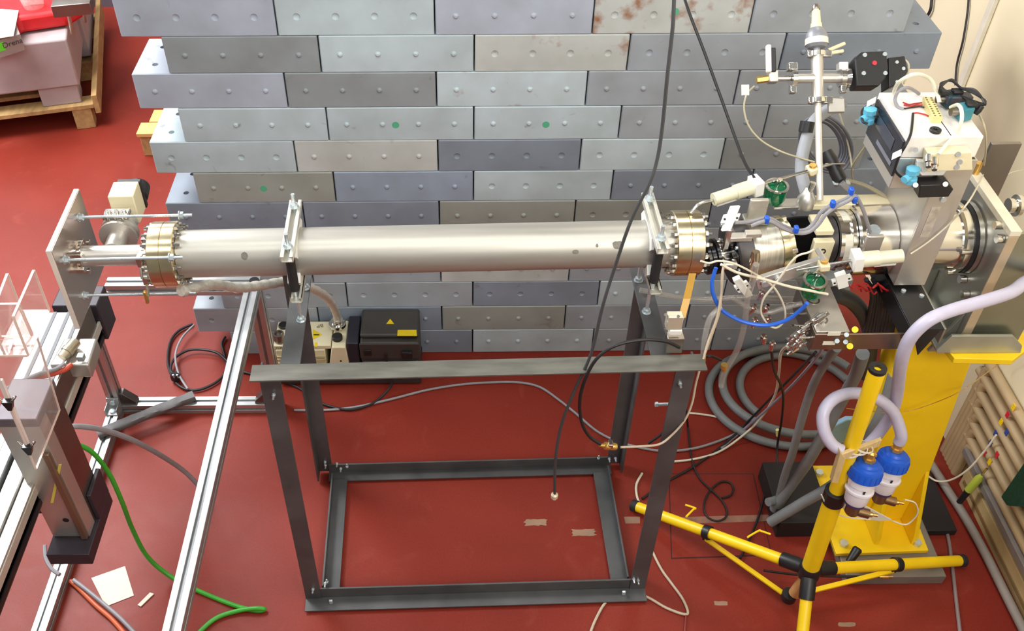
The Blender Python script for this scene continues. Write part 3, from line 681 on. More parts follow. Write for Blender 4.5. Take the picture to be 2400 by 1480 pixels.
# bellows, bent so that it joins the drooping head
prof = []
NB = 16
for k in range(NB): prof += [(k * .0036, .057), (k * .0036 + .0018, .064)]
bm_ = MB().lathe(A(.9378), AX, prof, 48, True)
for i, p in enumerate(bm_.v):
    t = (p - A(.9378)).dot(AX) / .058; R_ = Matrix.Rotation(_ha * max(0, 1 - t), 3, _ax); bm_.v[i] = PV + R_ @ (p - PV)
bm_.build('bellows', M('black_bellows', (38, 36, 36), .38, .2), ins, 0, 20)
# ivory block on the front with a round mark
MB().obox(A(1.006, -.066, .020), AX * .026, AY * .010, AZ * .034).obox(A(1.006, -.024, .070), AX * .023, AY * .036, AZ * .008).build('ivory_block', IVORY, ins, .003)
lab(MB().ring(A(1.006, -.0775, .024), AY, .008, .0055, .002).build('ring_mark', BLACK, ins), 'small dark ring mark')
MB().obox(A(1.006, -.0765, -.004), AX * .010, AY * .0015, AZ * .006).build('block_notch', BLACK, ins)
lath('spacer_ring', 0.993, [(0, .05), (0, .064), (.06, .064), (.06, .05)], DARKM, 48)
lath('steel_ring', 1.0545, [(0, .05), (0, .078), (.010, .078), (.012, .073), (.028, .073), (.03, .082), (.042, .082), (.042, .06)], CHROME, 56)
for (deg, w) in ((-70, 22), (20, 25)):
    m = MB()
    for k in range(5):
        a = deg + w * (k / 4 - .5) * 2
        dy, dz = rot_off(.0755, a); m.obox(A(1.074, dy, dz), AX * .010, (AY * math.cos(math.radians(a)) - AZ * math.sin(math.radians(a))) * .008, (AY * math.sin(math.radians(a)) + AZ * math.cos(math.radians(a))) * .002)
    m.build('paper_label', PAPER, ins, 0, 0)
cyl = lath('main_cylinder', 1.098, [(0, .07), (0, .092), (.004, .095), (.098, .095), (.100, .090), (.104, .090), (.106, .095), (.150, .095)], CHROME, 72)
MB().cyl(A(1.13, -.06, .075), A(1.13, -.062, .079), .016, n=20).build('screw_head', ZINC, cyl)
for s_ in (1.115, 1.225):
    for deg in (-75, -45, -20, 20, 60):
        dy, dz = rot_off(.0945, deg); MB().cyl(A(s_, dy, dz), A(s_, dy * 1.03, dz * 1.03), .0045, n=12).build('screw_head', CHROME if deg % 2 else BLACK, cyl)
lab(MB().obox(A(1.125, -.085, .05), AX * .022, AY * .006, AZ * .030).build('clip_plate', ALUP, ins, .003), 'small bent metal plate')
# cylinder beyond the post, with black gasket, up to the tall plate
lath('outer_cylinder', 1.285, [(0, .086), (.085, .086), (.087, .098), (.100, .098), (.102, .094), (.108, .094)], CHROME, 72)
lath('gasket', 1.393, [(0, .097), (.010, .097)], BLACK, 72)
fl2 = lath('mount_flange', 1.4035, [(0, .099), (.012, .099), (.013, .092), (.015, .092)], CHROME, 72)
for deg in (-130, -75, 40, 100):
    dy, dz = rot_off(.094, deg); MB().cyl(A(1.36, dy, dz), A(1.387, dy, dz), .008, n=14).build('bolt_head', CHROME, fl2)
# rail on the front of the chamber and long beige bar on the back
fb0, fb1 = at(1772, 664, y=-1.0), at(1925, 616, y=-.985); fbd = (fb1 - fb0)
MB().obox((fb0 + fb1) / 2, fbd / 2, AY * .008, fbd.normalized().cross(AY).normalized() * -.018).build('front_bar', ALUP, ins, .002)
for t_ in (.12, .32, .85): MB().cyl(fb0 + fbd * t_ - AY * .008, fb0 + fbd * t_ - AY * .016, .009, n=16).build('bar_screw', ZINC, ins)
MB().obox(A(1.10, .055, .082), AX * .13, AY * .022, AZ * .008).build('back_bar', IVORY, ins, .002)
MB().lathe(A(.985, .045, .07), (0, .3, 1), [(0, .020), (.02, .024), (.034, .022), (.046, .014), (.06, .008)], 24).build('post_fitting', ALUP, ins)
MB().cyl(A(.988, .055, .12), A(.992, .058, .145), .008, n=14).build('fitting_stem', CHROME, ins)
# brass coloured water coupling in front of the drum
cpx = at(1772, 590, y=-1.01)
MB().lathe(cpx, (0.05, -.1, -1), [(0, .010), (.02, .013), (.03, .013), (.032, .009), (.04, .011), (.05, .011), (.052, .007), (.085, .007)], 20).build('hose_coupling', M('nickel_fitting', (206, 188, 160), .22, 1), ins)
# small clip plates and clamps on top of the drum
MB().obox(at(1845, 478, y=-.80), AX * .04, AY * .02, AZ * .003).build('top_clip', ALUP, ins, .001)
MB().obox(at(1735, 556, y=-.92), AX * .028, AY * .012, AZ * .006).build('terminal_clip', ALUP, ins, .001)
MB().obox(at(1765, 548, y=-.92), AX * .020, AY * .010, AZ * .006).build('terminal_clip', ALUP, ins, .001)
MB().obox(at(1705, 560, y=-.95), AX * .006, AY * .006, AZ * .03).build('side_clip', CHROME, ins, .001)
MB().obox(at(1710, 620, y=-.97), AX * .018, AY * .012, AZ * .008).build('side_clip', CHROME, ins, .001)

# white plastic connector blocks hanging on the drum
def connector(px, py, y, ax1, ax2, label, hx=.02, hz=.032):
    c = at(px, py, y=y); t = thing('plug_connector', label, 'connector', c)
    ax1, ax2 = V(ax1).normalized(), V(ax2).normalized(); nn = ax1.cross(ax2).normalized()
    MB().obox(c, ax1 * hx * .55, ax2 * hz, nn * .008).build('connector_body', WHITE, t, .0015)
    MB().obox(c, ax1 * hx, ax2 * hz * .35, nn * .005).build('connector_wing', WHITE, t, .001)
    for sg in (-1, 1): MB().cyl(c + ax1 * hx * .75 * sg - nn * .0055, c + ax1 * hx * .75 * sg + nn * .0055, .003, n=10).build('hole', BLACK, t)
    return t
connector(1712, 512, -.97, (1, 0, .1), (0.35, .5, 1), 'upright white plug connector on top of the dark drum')
connector(1740, 672, -1.03, (.8, 0, .5), (-.6, 0, .8), 'tilted white plug connector hanging below the dark drum', .017, .036)
connector(1972, 656, -1.02, (.9, 0, .4), (-.4, 0, .9), 'cross shaped white plug connector in front of the red wires', .024, .024)

# two small linear actuators, one behind and above, one in front
MOTW = M('actuator_cream', (222, 218, 190), .4, .15, .06, 20)
def actuator(a, b, e, label, joint):
    a, b, e = V(a), V(b), V(e); d = (b - a).normalized(); L = (b - a).length; t = thing('linear_actuator', label, 'actuator', a - V((0, 0, .02)))
    MB().lathe(a, d, [(0, .017), (L * .45, .017), (L * .46, .020), (L * .8, .020), (L * .8, .012)], 20).build('motor_body', MOTW, t)
    u, v, _ = basis(d)
    MB().obox(a + d * L * .9, u * .022, v * .022, d * L * .10).build('motor_bracket', WHITE, t, .003)
    MB().obox(a + d * L * .3 - V((0, 0, .018)), d * L * .22, basis(d)[0] * .007, V((0, 0, .006))).build('side_box', WHITE, t, .002)
    MB().cyl(a + d * L, e, .0042, n=10).build('rod', CHROME, t)
    j = a + d * L + (e - (a + d * L)) * joint
    MB().obox(j, d * .012, u * .015, v * .009).build('rod_joint', IVORY, t, .003)
    MB().cyl(j - v * .016, j + v * .016, .009, n=16).build('joint_screw', BRASS, t)
    return t
actuator(at(1672, 468, y=-.84), at(1782, 432, y=-.80), at(1950, 385, y=-.74), 'cream linear actuator with a long rod above the dark drum', .72)
actuator(at(2114, 600, y=-1.03), at(1996, 611, y=-1.03), at(1866, 634, y=-1.03), 'cream linear actuator with a short rod in front of the big cylinder', .5)
# lever arm from the ivory block to the front rod joint
lv = tag(MB().tube([at(1916, 585, y=-.99), at(1932, 612, y=-1.03)], .007, 8).build('lever_arm', ALUP), 'short metal lever between the ivory block and the front actuator rod', 'lever')
# mirror box that carries the upper actuator
MB().obox(at(1775, 492, y=-.86), AX * .024, AY * .006, AZ * .034).obox(at(1775, 492, y=-.86) - AZ * .03, AX * .03, AY * .02, AZ * .005).build('actuator_mount', M('clear_bracket', (184, 178, 164), .3, .4), ins, .003)
# green cups
GREENT = M('green_glass', (16, 130, 80), 0.12, 0, 0.1, 20, trans=.55)
for (px, py, y, lb) in ((1816, 452, -.80, 'dark green translucent cup behind the upper actuator'), (1905, 672, -1.02, 'dark green translucent cup below the front actuator rod')):
    c = at(px, py, y=y); t = thing('green_cup', lb, 'cup', c - V((0, 0, .03)))
    MB().lathe(c - V((0, 0, .03)), (0, -.1, 1), [(0, .014), (.006, .024), (.02, .029), (.05, .029)], 28).build('cup_body', GREENT, t)
    MB().ring(c + V((0, -.003, .024)), (0, -.1, 1), .0305, .024, .004).build('cup_rim', CHROME, t)
    MB().cyl(c + V((0, 0, .018)), c + V((.004, -.004, .045)), .006, n=12).build('spindle', CHROME, t)

# ------------------------------------------------------------------ cross on a 45 degree pipe: gauge, hand valve, black actuator
D45 = V((0, math.sin(PI / 4), math.cos(PI / 4)))
P45 = at(1922, 470, y=-.82)
def Q(t, side=0.0, n=0.0):
    """along the 45 degree pipe, sideways (x) and across"""
    return P45 + D45 * t + V((1, 0, 0)) * side + V((0, -math.sin(PI / 4), math.cos(PI / 4))) * n
gc = thing('gauge_cross', 'small metal pipe cross on a long white rod in front of the blocks', 'vacuum fitting', P45)
X1 = V((1, 0, 0)); N45 = V((0, -math.sin(PI / 4), math.cos(PI / 4)))
MB().cyl(Q(0), Q(.255), .0085, n=18).build('stem_pipe', M('white_stem', (226, 218, 206), .35, .4), gc)
def kf(t, nm='clamp'):
    o = MB().lathe(Q(t), D45, [(-.006, .010), (-.006, .022), (.006, .022), (.006, .010)], 24).build(nm, CHROME, gc)
    MB().obox(Q(t, .024, .006), X1 * .012, D45 * .009, N45 * .006).build('clamp_lug', CHROME, o, .002)
    MB().obox(Q(t, -.022, .006), X1 * .006, D45 * .009, N45 * .006).build('clamp_lug', CHROME, o, .002)
    return o
k1 = kf(.262)
MB().cyl(Q(.262), Q(.385), .0155, n=24).build('cross_pipe', ALUP, gc)
tc_ = .322
MB().cyl(Q(tc_, -.062), Q(tc_, .062), .0125, n=24).build('cross_arm', ALUP, gc)
k2 = kf(.385)
for tt, sx in ((.0, .03), (.004, .045)):
    MB().tube([Q(.388 + tt * 2, .03), Q(.394 + tt * 5, .06 + sx * .3)], .005, 8).build('wing_nut', IVORY, k2)
for sx in (-1, 1):
    o = MB().lathe(Q(tc_, sx * .058), X1 * sx, [(0, .012), (0, .024), (.012, .024), (.012, .010)], 24).build('side_clamp', CHROME, gc)
    MB().obox(Q(tc_ + .030, sx * .066), X1 * .012, D45 * .010, N45 * .012).build('clamp_lug', WHITE if sx > 0 else CHROME, o, .002)
    MB().obox(Q(tc_ - .030, sx * .066), X1 * .008, D45 * .010, N45 * .010).build('clamp_lug', CHROME, o, .002)
MB().obox(Q(.255, .055, -.02), X1 * .022, D45 * .020, N45 * .006).build('lower_clamp_plate', ALUP, gc, .003)
# gauge above
g = MB().lathe(Q(.391), D45, [(0, .009), (.010, .009), (.012, .022), (.018, .028), (.032, .029), (.046, .027), (.060, .020), (.064, .016)], 28).build('gauge_body', M('grey_gauge', (150, 150, 156), .4, .3), gc)
lab(MB().lathe(Q(.410), D45, [(0, .0294), (.016, .0292)], 28, False).build('gauge_label', PAPER, g), 'white printed band')
MB().lathe(Q(.455), D45, [(0, .015), (.012, .014), (.014, .012), (.045, .0105), (.046, .008), (.050, .008)], 20).build('gauge_plug', IVORY, g)
MB().lathe(Q(.505), D45, [(0, .010), (.006, .010), (.014, .006)], 16).build('cable_gland', ALUD, g)
# hand valve on the left arm
hv = thing('ball_valve', 'small hand valve with white and black lever on the cross', 'valve', Q(tc_, -.13))
MB().cyl(Q(tc_, -.071), Q(tc_, -.105), .007, n=16).build('valve_nipple', CHROME, hv)
MB().obox(Q(tc_ + .004, -.118), X1 * .012, D45 * .016, N45 * .014).build('valve_body', ALUP, hv, .003)
MB().obox(Q(tc_ + .045, -.122, .012), X1 * .009, D45 * .032, N45 * .007).build('lever', BLACK, hv, .003)
MB().obox(Q(tc_ + .048, -.132, .014), X1 * .006, D45 * .036, N45 * .008).build('lever_cover', WHITE, hv, .003)
MB().cyl(Q(tc_, -.130), Q(tc_ - .004, -.160), .0095, n=6).build('brass_nut', BRASS, hv)
MB().obox(Q(tc_ - .03, -.19), X1 * .010, D45 * .014, N45 * .001).build('paper_tag', PAPER, hv)
# black actuator box on the right arm
ba = thing('valve_actuator', 'black octagonal actuator box with a red centre mark and round screws', 'actuator', Q(tc_, .15))
oct_ = [(q[0] * .88, q[1] * .82) for q in [(-.048, .03), (-.028, .055), (.045, .058), (.050, .0), (.040, -.03), (.02, -.055), (-.045, -.055)]]
MB().prism([Q(tc_ + 0.015 + q[1], .130 + q[0], .03) for q in oct_], -N45 * .05).build('actuator_box', BLACK, ba, .003)
for q in ((-.018, .036), (.034, .038), (-.022, -.012), (.034, -.012)):
    MB().cyl(Q(tc_ + .015 + q[1], .130 + q[0], .0305), Q(tc_ + .015 + q[1], .130 + q[0], .034), .0055, n=16).build('screw', ZINC, ba)
lab(MB().cyl(Q(tc_ + .03, .137, .0305), Q(tc_ + .03, .137, .033), .006, n=16).build('red_mark', RED, ba), 'round red mark')
MB().prism([Q(tc_ + .015 + q[1], .208 + q[0], .012) for q in ((-.026, .035), (.018, .040), (.026, .0), (.008, -.03), (-.026, -.045))], -N45 * .05).build('plug_box', BLACK, ba, .003)
for q in ((.012, .005), (-.005, .022), (-.006, -.03)): MB().cyl(Q(tc_ + .015 + q[1], .208 + q[0], .0125), Q(tc_ + .015 + q[1], .208 + q[0], .016), .0045, n=14).build('screw', ZINC, ba)
MB().lathe(Q(tc_, .070), X1, [(0, .020), (.012, .026), (.012, .018)], 20).build('actuator_flange', CHROME, ba)

# thick grey hose rising behind the white stem and coil of grey cable
gh = tag(MB().tube([at(1975, 240, y=-.50), at(1935, 262, y=-.53), at(1905, 290, y=-.56), at(1885, 345, y=-.60), at(1878, 400, y=-.64), at(1890, 452, y=-.68)], .017, 14).build('grey_hose', M('pale_grey_hose', (176, 178, 184), .45)), 'thick pale grey hose rising behind the white rod of the cross', 'hose')
MB().cyl(at(1893, 285, y=-.565), at(1888, 310, y=-.58), .0195, n=18).build('hose_clip', BLACK, gh)
coil = MB()
for k in range(6):
    cx, cy, rx, ry = 1928 + k * 1.5, 334 + (k % 2) * 4, 40 + k * 4.2, 50 + k * 3.4
    coil.tube([at(cx + rx * math.cos(a) + ry * .22 * math.sin(a), cy + ry * math.sin(a), y=-.50 - .008 * k) for a in [2 * PI * j / 14 for j in range(14)]], .0038, 8, closed=True)
tag(coil.build('cable_coil', M('slate_cable', (118, 120, 130), .5)), 'coil of slate grey cable behind the white rod of the cross', 'cable')
# black camera-like plug on a small silver plate
bp_ = thing('black_plug', 'black cylindrical plug in a small silver plate behind the front bars', 'connector', at(1955, 405, y=-.72))
pa, pb = at(1935, 355, y=-.70), at(1972, 428, y=-.76)
MB().lathe(pa, pb - pa, [(0, .016), (.03, .020), (.05, .016), (.06, .018), (.085, .018), (.09, .012), ((pb - pa).length, .012)], 20).build('plug_body', BLACK, bp_)
MB().obox(pa + (pb - pa) * .45, X1 * .026, (pb - pa).normalized() * .0015, (pb - pa).normalized().cross(X1) * .022).build('plug_plate', ALUP, bp_, .001)
for sx in (-1, 1): MB().obox(pb + X1 * sx * .016, X1 * .006, V((0, .008, 0)), V((0, 0, .003))).build('latch', ZINC, bp_, .001)

# ------------------------------------------------------------------ post with electronics box
po = thing('support_post', 'tall bare metal post carrying the cylinder and the white electronics box', 'post', (1.24, -.88, 1.2))
MB().box((1.2, -.98, 1.215), (1.28, -.975, 1.60)).box((1.2, -.975, 1.215), (1.204, -.77, 1.60)).box((1.276, -.975, 1.215), (1.28, -.77, 1.60)).build('post_plate', ALUP, po, .0008)
lab(MB().prism([at(2184, 487, y=-.981), at(2206, 486, y=-.981), at(2177, 556, y=-.981), at(2155, 557, y=-.981)], V((0, .0008, 0))).build('engraved_label', M('pale_label', (206, 196, 182), .35, .5, .3, 60), po, 0, 0), 'pale engraved rating label')
MB().cyl((1.235, -.981, 1.49), (1.235, -.985, 1.49), .007, n=14).build('screw', ZINC, po)
eb = thing('electronics_box', 'white electronics box with black display on its side on top of the post', 'instrument', (1.185, -.88, 1.545))
MB().box((1.096, -.978, 1.606), (1.272, -.778, 1.664)).build('box_body', M('box_white', (232, 226, 218), .45), eb, .003)
MB().box((1.090, -.980, 1.556), (1.0955, -.79, 1.652)).build('display_panel', M('display_black', (38, 38, 46), .25), eb, .001)
MB().box((1.096, -.978, 1.520), (1.19, -.78, 1.6055)).build('box_lower', ALUP, eb, .002)
MB().box((1.0885, -.94, 1.600), (1.090, -.83, 1.632)).build('display_glass', M('display_glass', (64, 66, 78), .12), eb, .001)
MB().box((1.0885, -.96, 1.572), (1.090, -.86, 1.582)).build('button_row', M('button_grey', (120, 120, 130), .4), eb)
MB().ring((1.166, -.958, 1.668), (0, 0, 1), .013, .005, .008).build('grommet', BLACK, eb, .002)
MB().box((1.196, -.974, 1.664), (1.198, -.90, 1.6645)).build('lid_seam', BLACK, eb)
# terminal strip on the lid
ts = thing('terminal_strip', 'cream screw terminal strip lying on the white box lid', 'terminal strip', (1.185, -.88, 1.6645))
ta, tbb = at(2172, 235, z=1.672), at(2196, 282, z=1.672)
d_ = (tbb - ta); dn = d_.normalized(); sn = V((-dn.y, dn.x, 0))
MB().obox((ta + tbb) / 2 - V((0, 0, 0)), d_ / 2, sn * .011, V((0, 0, .009))).build('strip_body', M('terminal_cream', (216, 202, 140), .45), ts, .001)
for k in range(9):
    for sg in (-1, 1): MB().cyl(ta + d_ * ((k + .5) / 9) + sn * .006 * sg + V((0, 0, .009)), ta + d_ * ((k + .5) / 9) + sn * .006 * sg + V((0, 0, .0098)), .0024, n=8).build('terminal_screw', M('screw_brown', (128, 112, 70), .4, .6), ts, 0, 0)
# teal solenoid valves and black adapter on the back corner of the lid
TEAL = M('teal_plastic', (54, 128, 142), .4)
for (px, py, lb) in ((2258, 262, 'teal solenoid valve near the right edge of the white box'), (2225, 232, 'dark teal solenoid valve beside the terminal strip')):
    c = at(px, py, z=1.685); t = thing('solenoid_valve', lb, 'valve', c - V((0, 0, .02)))
    MB().obox(c, V((.014, .004, 0)), V((-.004, .016, 0)), V((0, 0, .016))).build('coil', TEAL if px == 2258 else M('dark_teal', (28, 58, 72), .4), t, .002)
    MB().cyl(c + V((-.03, 0, .0)), c + V((-.012, 0, 0)), .010, n=14).build('port', ALUD, t)
    MB().obox(c + V((.012, .0, .020)), V((.012, 0, 0)), V((0, .010, 0)), V((0, 0, .004))).build('plug', BLACK, t, .002)
ad_ = tag(MB().obox(at(2245, 230, z=1.69), V((.03, 0, 0)), V((0, .014, 0)), V((0, 0, .010))).build('power_adapter', M('charcoal_plastic', (66, 62, 68), .45), None, .003), 'charcoal power adapter on the back corner of the white box', 'adapter')
kn = tag(MB().lathe(at(2285, 268, z=1.67), (.3, .2, .6), [(0, .006), (.01, .009), (.022, .009), (.026, .004)], 14).build('knob', BLACK), 'small black knob at the right corner of the white box lid', 'knob')
cl = MB()
for k in range(4):
    w = k * 3
    cl.tube([at(2246, 222, z=1.70), at(2215 - w, 212 + w, z=1.705), at(2205, 196 + w, z=1.715 + k * .003), at(2230, 190 - w * .4, z=1.72), at(2252, 206, z=1.712), at(2285, 220 - w, z=1.72), at(2308, 236 + w * .6, z=1.715), at(2304, 243 + w * .3, z=1.705), at(2280, 236 + w, z=1.70)], .0028, 6, closed=True)
tag(cl.build('cable_bundle', BLKC), 'tied bundle of thin black cable behind the white electronics box', 'cable')
# fittings on the post front: cream valve block, white bracket, black block, light blue tees
vbk = thing('pneumatic_block', 'cream and white pneumatic valve block on the post below the electronics box', 'valve', (1.2, -1.0, 1.5))
def pf(px, py, dy=0): return at(px, py, y=-.981 - dy)
def pquad(name, pts, dep, mat, parent, y0=0.0, bv=.002):
    return MB().prism([pf(*p, y0) for p in pts], V((0, -dep, 0))).build(name, mat, parent, bv)
pquad('valve_body', [(2165, 345), (2266, 340), (2268, 382), (2160, 386)], .03, IVORY, vbk)
pquad('mount_bracket', [(2146, 372), (2216, 374), (2216, 392), (2206, 405), (2156, 406), (2142, 392)], .012, WHITE, vbk)
for p in ((2190, 372), (2176, 365)):
    MB().lathe(pf(*p, .03), (-.2, -1, -.5), [(0, .009), (.018, .009), (.020, .006), (.03, .006)], 16).build('elbow_fitting', CHROME, vbk)
for p in ((2246, 362), (2250, 380), (2243, 392), (2166, 398), (2194, 397), (2146, 352)):
    MB().cyl(pf(*p, .012), pf(*p, .034 if p[0] > 2240 else .016), .006, n=14).build('screw', CHROME, vbk)
bkb = thing('black_block', 'long black block with two screws on the post below the cream valve block', 'valve', (1.2, -1.0, 1.43))
pquad('block_body', [(2144, 415), (2212, 412), (2222, 424), (2210, 442), (2140, 444)], .035, BLACK, bkb)
for p in ((2146, 434), (2216, 432)): MB().cyl(pf(*p, .035), pf(*p, .04), .006, n=14).build('screw', WHITE, bkb)
for (c, lb) in ((pf(2134, 412, .02), 'light blue tee fitting on the post beside the black block'), (at(2034, 272, x=1.07), 'light blue tee fitting beside the display of the white box')):
    t = thing('tee_fitting', lb, 'fitting', c)
    MB().lathe(c + V((.005, 0, -.022)), (-.1, 0, 1), [(0, .010), (.004, .015), (.016, .015), (.018, .011), (.028, .011), (.030, .016), (.042, .016), (.044, .01)], 8).build('tee_body', SKYB, t, 0, 20)
    MB().cyl(c, c + V((-.018, -.012, -.004)), .009, n=12).build('tee_port', SKYB, t)
# ------------------------------------------------------------------ tall plate with angle bracket on the yellow stand
tp = thing('mounting_plate', 'heavy angle plate with a bright top edge behind the outer cylinder', 'bracket', (1.5, -.87, .97))
PMET = M('plate_metal', (186, 184, 176), .34, .8, .14, 5, .02)
XP = 1.42
MB().box((XP, -1.005, .975), (XP + .022, -.745, 1.395)).build('plate', PMET, tp, .001)
lab(MB().box((XP - .002, -1.008, 1.3955), (XP + .026, -.742, 1.412)).build('top_edge', M('bright_edge', (238, 230, 208), .45, .2), tp, .001), 'bright cream top edge')
lab(MB().box((XP - .001, -1.0085, .975), (XP + .024, -1.0055, 1.395)).build('front_edge', M('tan_edge', (206, 186, 156), .4, .5), tp, .0005), 'tan front edge')
MB().box((XP + .0225, -1.003, .975), (XP + .165, -.993, 1.40)).build('front_plate', M('greenish_plate', (160, 160, 142), .32, .85, .16, 5), tp, .001)
MB().box((XP + .0225, -.757, .975), (XP + .10, -.745, 1.50)).build('back_plate', ALUD, tp, .001)
MB().prism([V((XP - .0005, -.80, .975)), V((XP - .085, -.80, .975)), V((XP - .0005, -.80, 1.19))], V((0, .012, 0))).build('gusset', PMET, tp, .001)
MB().prism([V((XP - .0005, -.985, .975)), V((XP - .055, -.985, .975)), V((XP - .0005, -.985, 1.12))], V((0, .010, 0))).build('gusset', PMET, tp, .001)
for (px, py) in ((2345, 528), (2350, 560), (2262, 655), (2268, 690)):
    c = at(px, py, x=XP - .001); MB().cyl(c, c + V((-.016, 0, 0)), .011, n=16).build('bolt_head', CHROME, tp)
lab(MB().cyl(V((XP + .008, -.76, 1.4125)), V((XP + .008, -.76, 1.445)), .010, n=14).build('brass_fitting', BRASS, tp), 'brass hose fitting')
MB().lathe(at(2388, 482, x=XP + .17), (-1, 0, 0), [(0, .03), (.01, .03), (.012, .02), (.03, .02), (.03, .01)], 24).build('side_fitting', CHROME, tp)
gb = thing('galvanised_bracket', 'galvanised angle bracket between the mounting plate and the yellow stand', 'bracket', (1.5, -.9, .95))
GALV = M('galvanised', (182, 184, 172), .42, .7, .15, 10)
def gp_(px, py): return at(px, py, y=-1.03)
g0 = gp_(2195, 822); g1 = gp_(2232, 788); g2 = gp_(2375, 788); g3 = gp_(2396, 812); g4 = gp_(2392, 828); g5 = gp_(2195, 828)
MB().prism([g0, g1, g2, g3, g4, g5], V((0, .008, 0))).build('front_lip', GALV, gb, .001)
MB().box((g5.x, -1.022, g5.z), (g4.x, -.66, g5.z + .008)).build('base_sheet', GALV, gb, .001)
for x in (g1.x + .01, g2.x - .03): MB().hexnut((x, -1.012, g5.z + .014), (0, 0, 1), .012, .01).build('nut', ZINC, gb)
ZBR = g5.z
# ------------------------------------------------------------------ dark steel arm under the post
da = thing('steel_arm', 'dark steel channel arm sticking out towards the camera below the post', 'bracket', (1.26, -1.02, 1.1))
DST = M('dark_steel', (70, 70, 72), .35, .85, .2, 8)
MB().box((1.20, -1.13, 1.196), (1.28, -.78, 1.2015)).box((1.20, -1.13, 1.14), (1.205, -.78, 1.196)).build('channel', DST, da, .001)
MB().box((1.2805, -1.13, 1.15), (1.286, -.78, 1.2015)).build('channel_flange', M('light_steel', (170, 168, 158), .35, .9), da, .001)
MB().prism([V((1.205, -1.128, 1.195)), V((1.275, -1.128, 1.195)), V((1.245, -1.128, 1.105))], V((0, .006, 0))).build('end_gusset', DST, da, .001)
for p in ((1.225, -.99, 1.2015), (1.265, -1.01, 1.2015)): MB().cyl(p, V(p) + V((0, 0, .006)), .006, n=12).build('screw', ZINC, da)
MB().box((1.2865, -.95, ZBR + .009), (1.40, -.80, ZBR + .018)).box((1.2865, -.95, ZBR + .0185), (1.292, -.80, 1.195)).build('step_plate', GALV, da, .001)
# ------------------------------------------------------------------ patch panel on a bar
pp = thing('patch_panel', 'silver feedthrough panel with rows of pins on a metal bar', 'panel', (1.02, -1.03, 1.11))
MB().box((.975, -1.105, 1.166), (1.06, -.90, 1.17)).build('panel_top', ALUP, pp, .001)
MB().box((.972, -1.105, 1.10), (.975, -.93, 1.166)).build('panel_side', ALUD, pp, .001)
MB().box((.972, -1.111, 1.112), (1.205, -1.1055, 1.166)).build('panel_bar', M('brushed_bar', (150, 132, 120), .32, .9, .12, 10), pp, .001)
for k in range(8):
    MB().rod((.972, -1.095 + k * .022, 1.14 - (k % 2) * .02), (.94, -1.095 + k * .022, 1.14 - (k % 2) * .02), .003, 8).build('pin', CHROME, pp)
for (x, y) in ((1.0, -1.06), (1.0, -.985), (1.005, -.945)):
    MB().ring((x, y, 1.1705), (0, 0, 1), .017, .013, .003, 20).build('ring_fitting', ALUD, pp)
for (px, py) in ((1955, 783), (1943, 805)):
    c = at(px, py, y=-1.1115); lab(MB().obox(c, X1 * .016, V((0, .0006, 0)), V((0, 0, .006))).build('paper_label', PAPER, pp, 0, 0), 'white printed label')
for (px, py) in ((1962, 800), (1982, 802), (1984, 785)): MB().cyl(at(px, py, y=-1.111), at(px, py, y=-1.118), .006, n=14).build('screw', ZINC, pp)
for (px, py) in ((2004, 773), (1992, 812)): MB().cyl(at(px, py, y=-1.11), at(px, py, y=-1.125), .008, n=16).build('yellow_cap', M('bright_yellow', (232, 214, 32), .4), pp)
# bundle of metal cable plugs in front of the panel
for k in range(22):
    a = at(1846 + (k % 6) * 12 + random.uniform(-4, 4), 798 + (k // 6) * 11 - (k % 6) * 9, y=-1.06 - .01 * (k % 3)); b = a + V((random.uniform(.02, .035), .006, random.uniform(.015, .04)))
    tag(MB().lathe(a, b - a, [(0, .004), (.012, .0045), (.014, .006), ((b - a).length, .006)], 10).build('cable_plug', CHROME), 'shiny metal cable plug in the cluster left of the patch panel', 'connector', 'metal plugs clustered left of the patch panel')
# ------------------------------------------------------------------ yellow stand
ys = thing('yellow_stand', 'heavy yellow painted steel column with base plate near the right wall', 'stand', (1.5, -.85, 0))
sl = MB().box((1.352, -1.115, 0), (1.685, -.66, .045)).build('floor_slab', M('grey_slab', (134, 126, 116), .55, .3, .15, 8), ys, .003)
MB().prism([V((1.335, -.66, .046)), V((1.336, -1.035, .046)), V((1.652, -1.025, .046)), V((1.664, -.66, .046))], V((0, 0, .016))).build('base_plate', YEL, ys, .002)
def yf(x, z, y=-.90): return V((x, y, z))
ZYT = ZBR - .002
MB().prism([yf(1.465, .062), yf(1.64, .062)] + [at(2288, 862, y=-.93) + V((0, .03, 0)), at(2118, 800, y=-.93) + V((0, .03, 0))], V((0, .10, 0))).build('column', YEL, ys, .003)
tp0 = [at(2182, 792, z=ZYT - .02), at(2232, 852, z=ZYT - .02), at(2368, 856, z=ZYT - .02), at(2412, 822, z=ZYT - .02)]
MB().prism([V((tp0[0].x, -.66, ZYT - .02))] + tp0 + [V((tp0[3].x, -.66, ZYT - .02))], V((0, 0, .019))).build('top_plate', YEL, ys, .002)
for x in (1.475, 1.60):
    MB().prism([V((x, -.90, .063)), V((x, -1.00, .063)), V((x, -1.00, .10)), V((x, -.90, .33))], V((.014, 0, 0))).build('rib', YEL, ys, .002)
for (x, y) in ((1.37, -.70), (1.63, -.70), (1.37, -1.0), (1.62, -1.0)):
    MB().hexnut((x, y, .070), (0, 0, 1), .014, .014).build('anchor_nut', ZINC, ys)
bx = tag(MB().box((1.17, -.925, 0), (1.35, -.66, .085)).build('black_floor_slab', M('slab_black', (30, 24, 24), .7), None, .003), 'low black box on the floor left of the yellow stand', 'box')
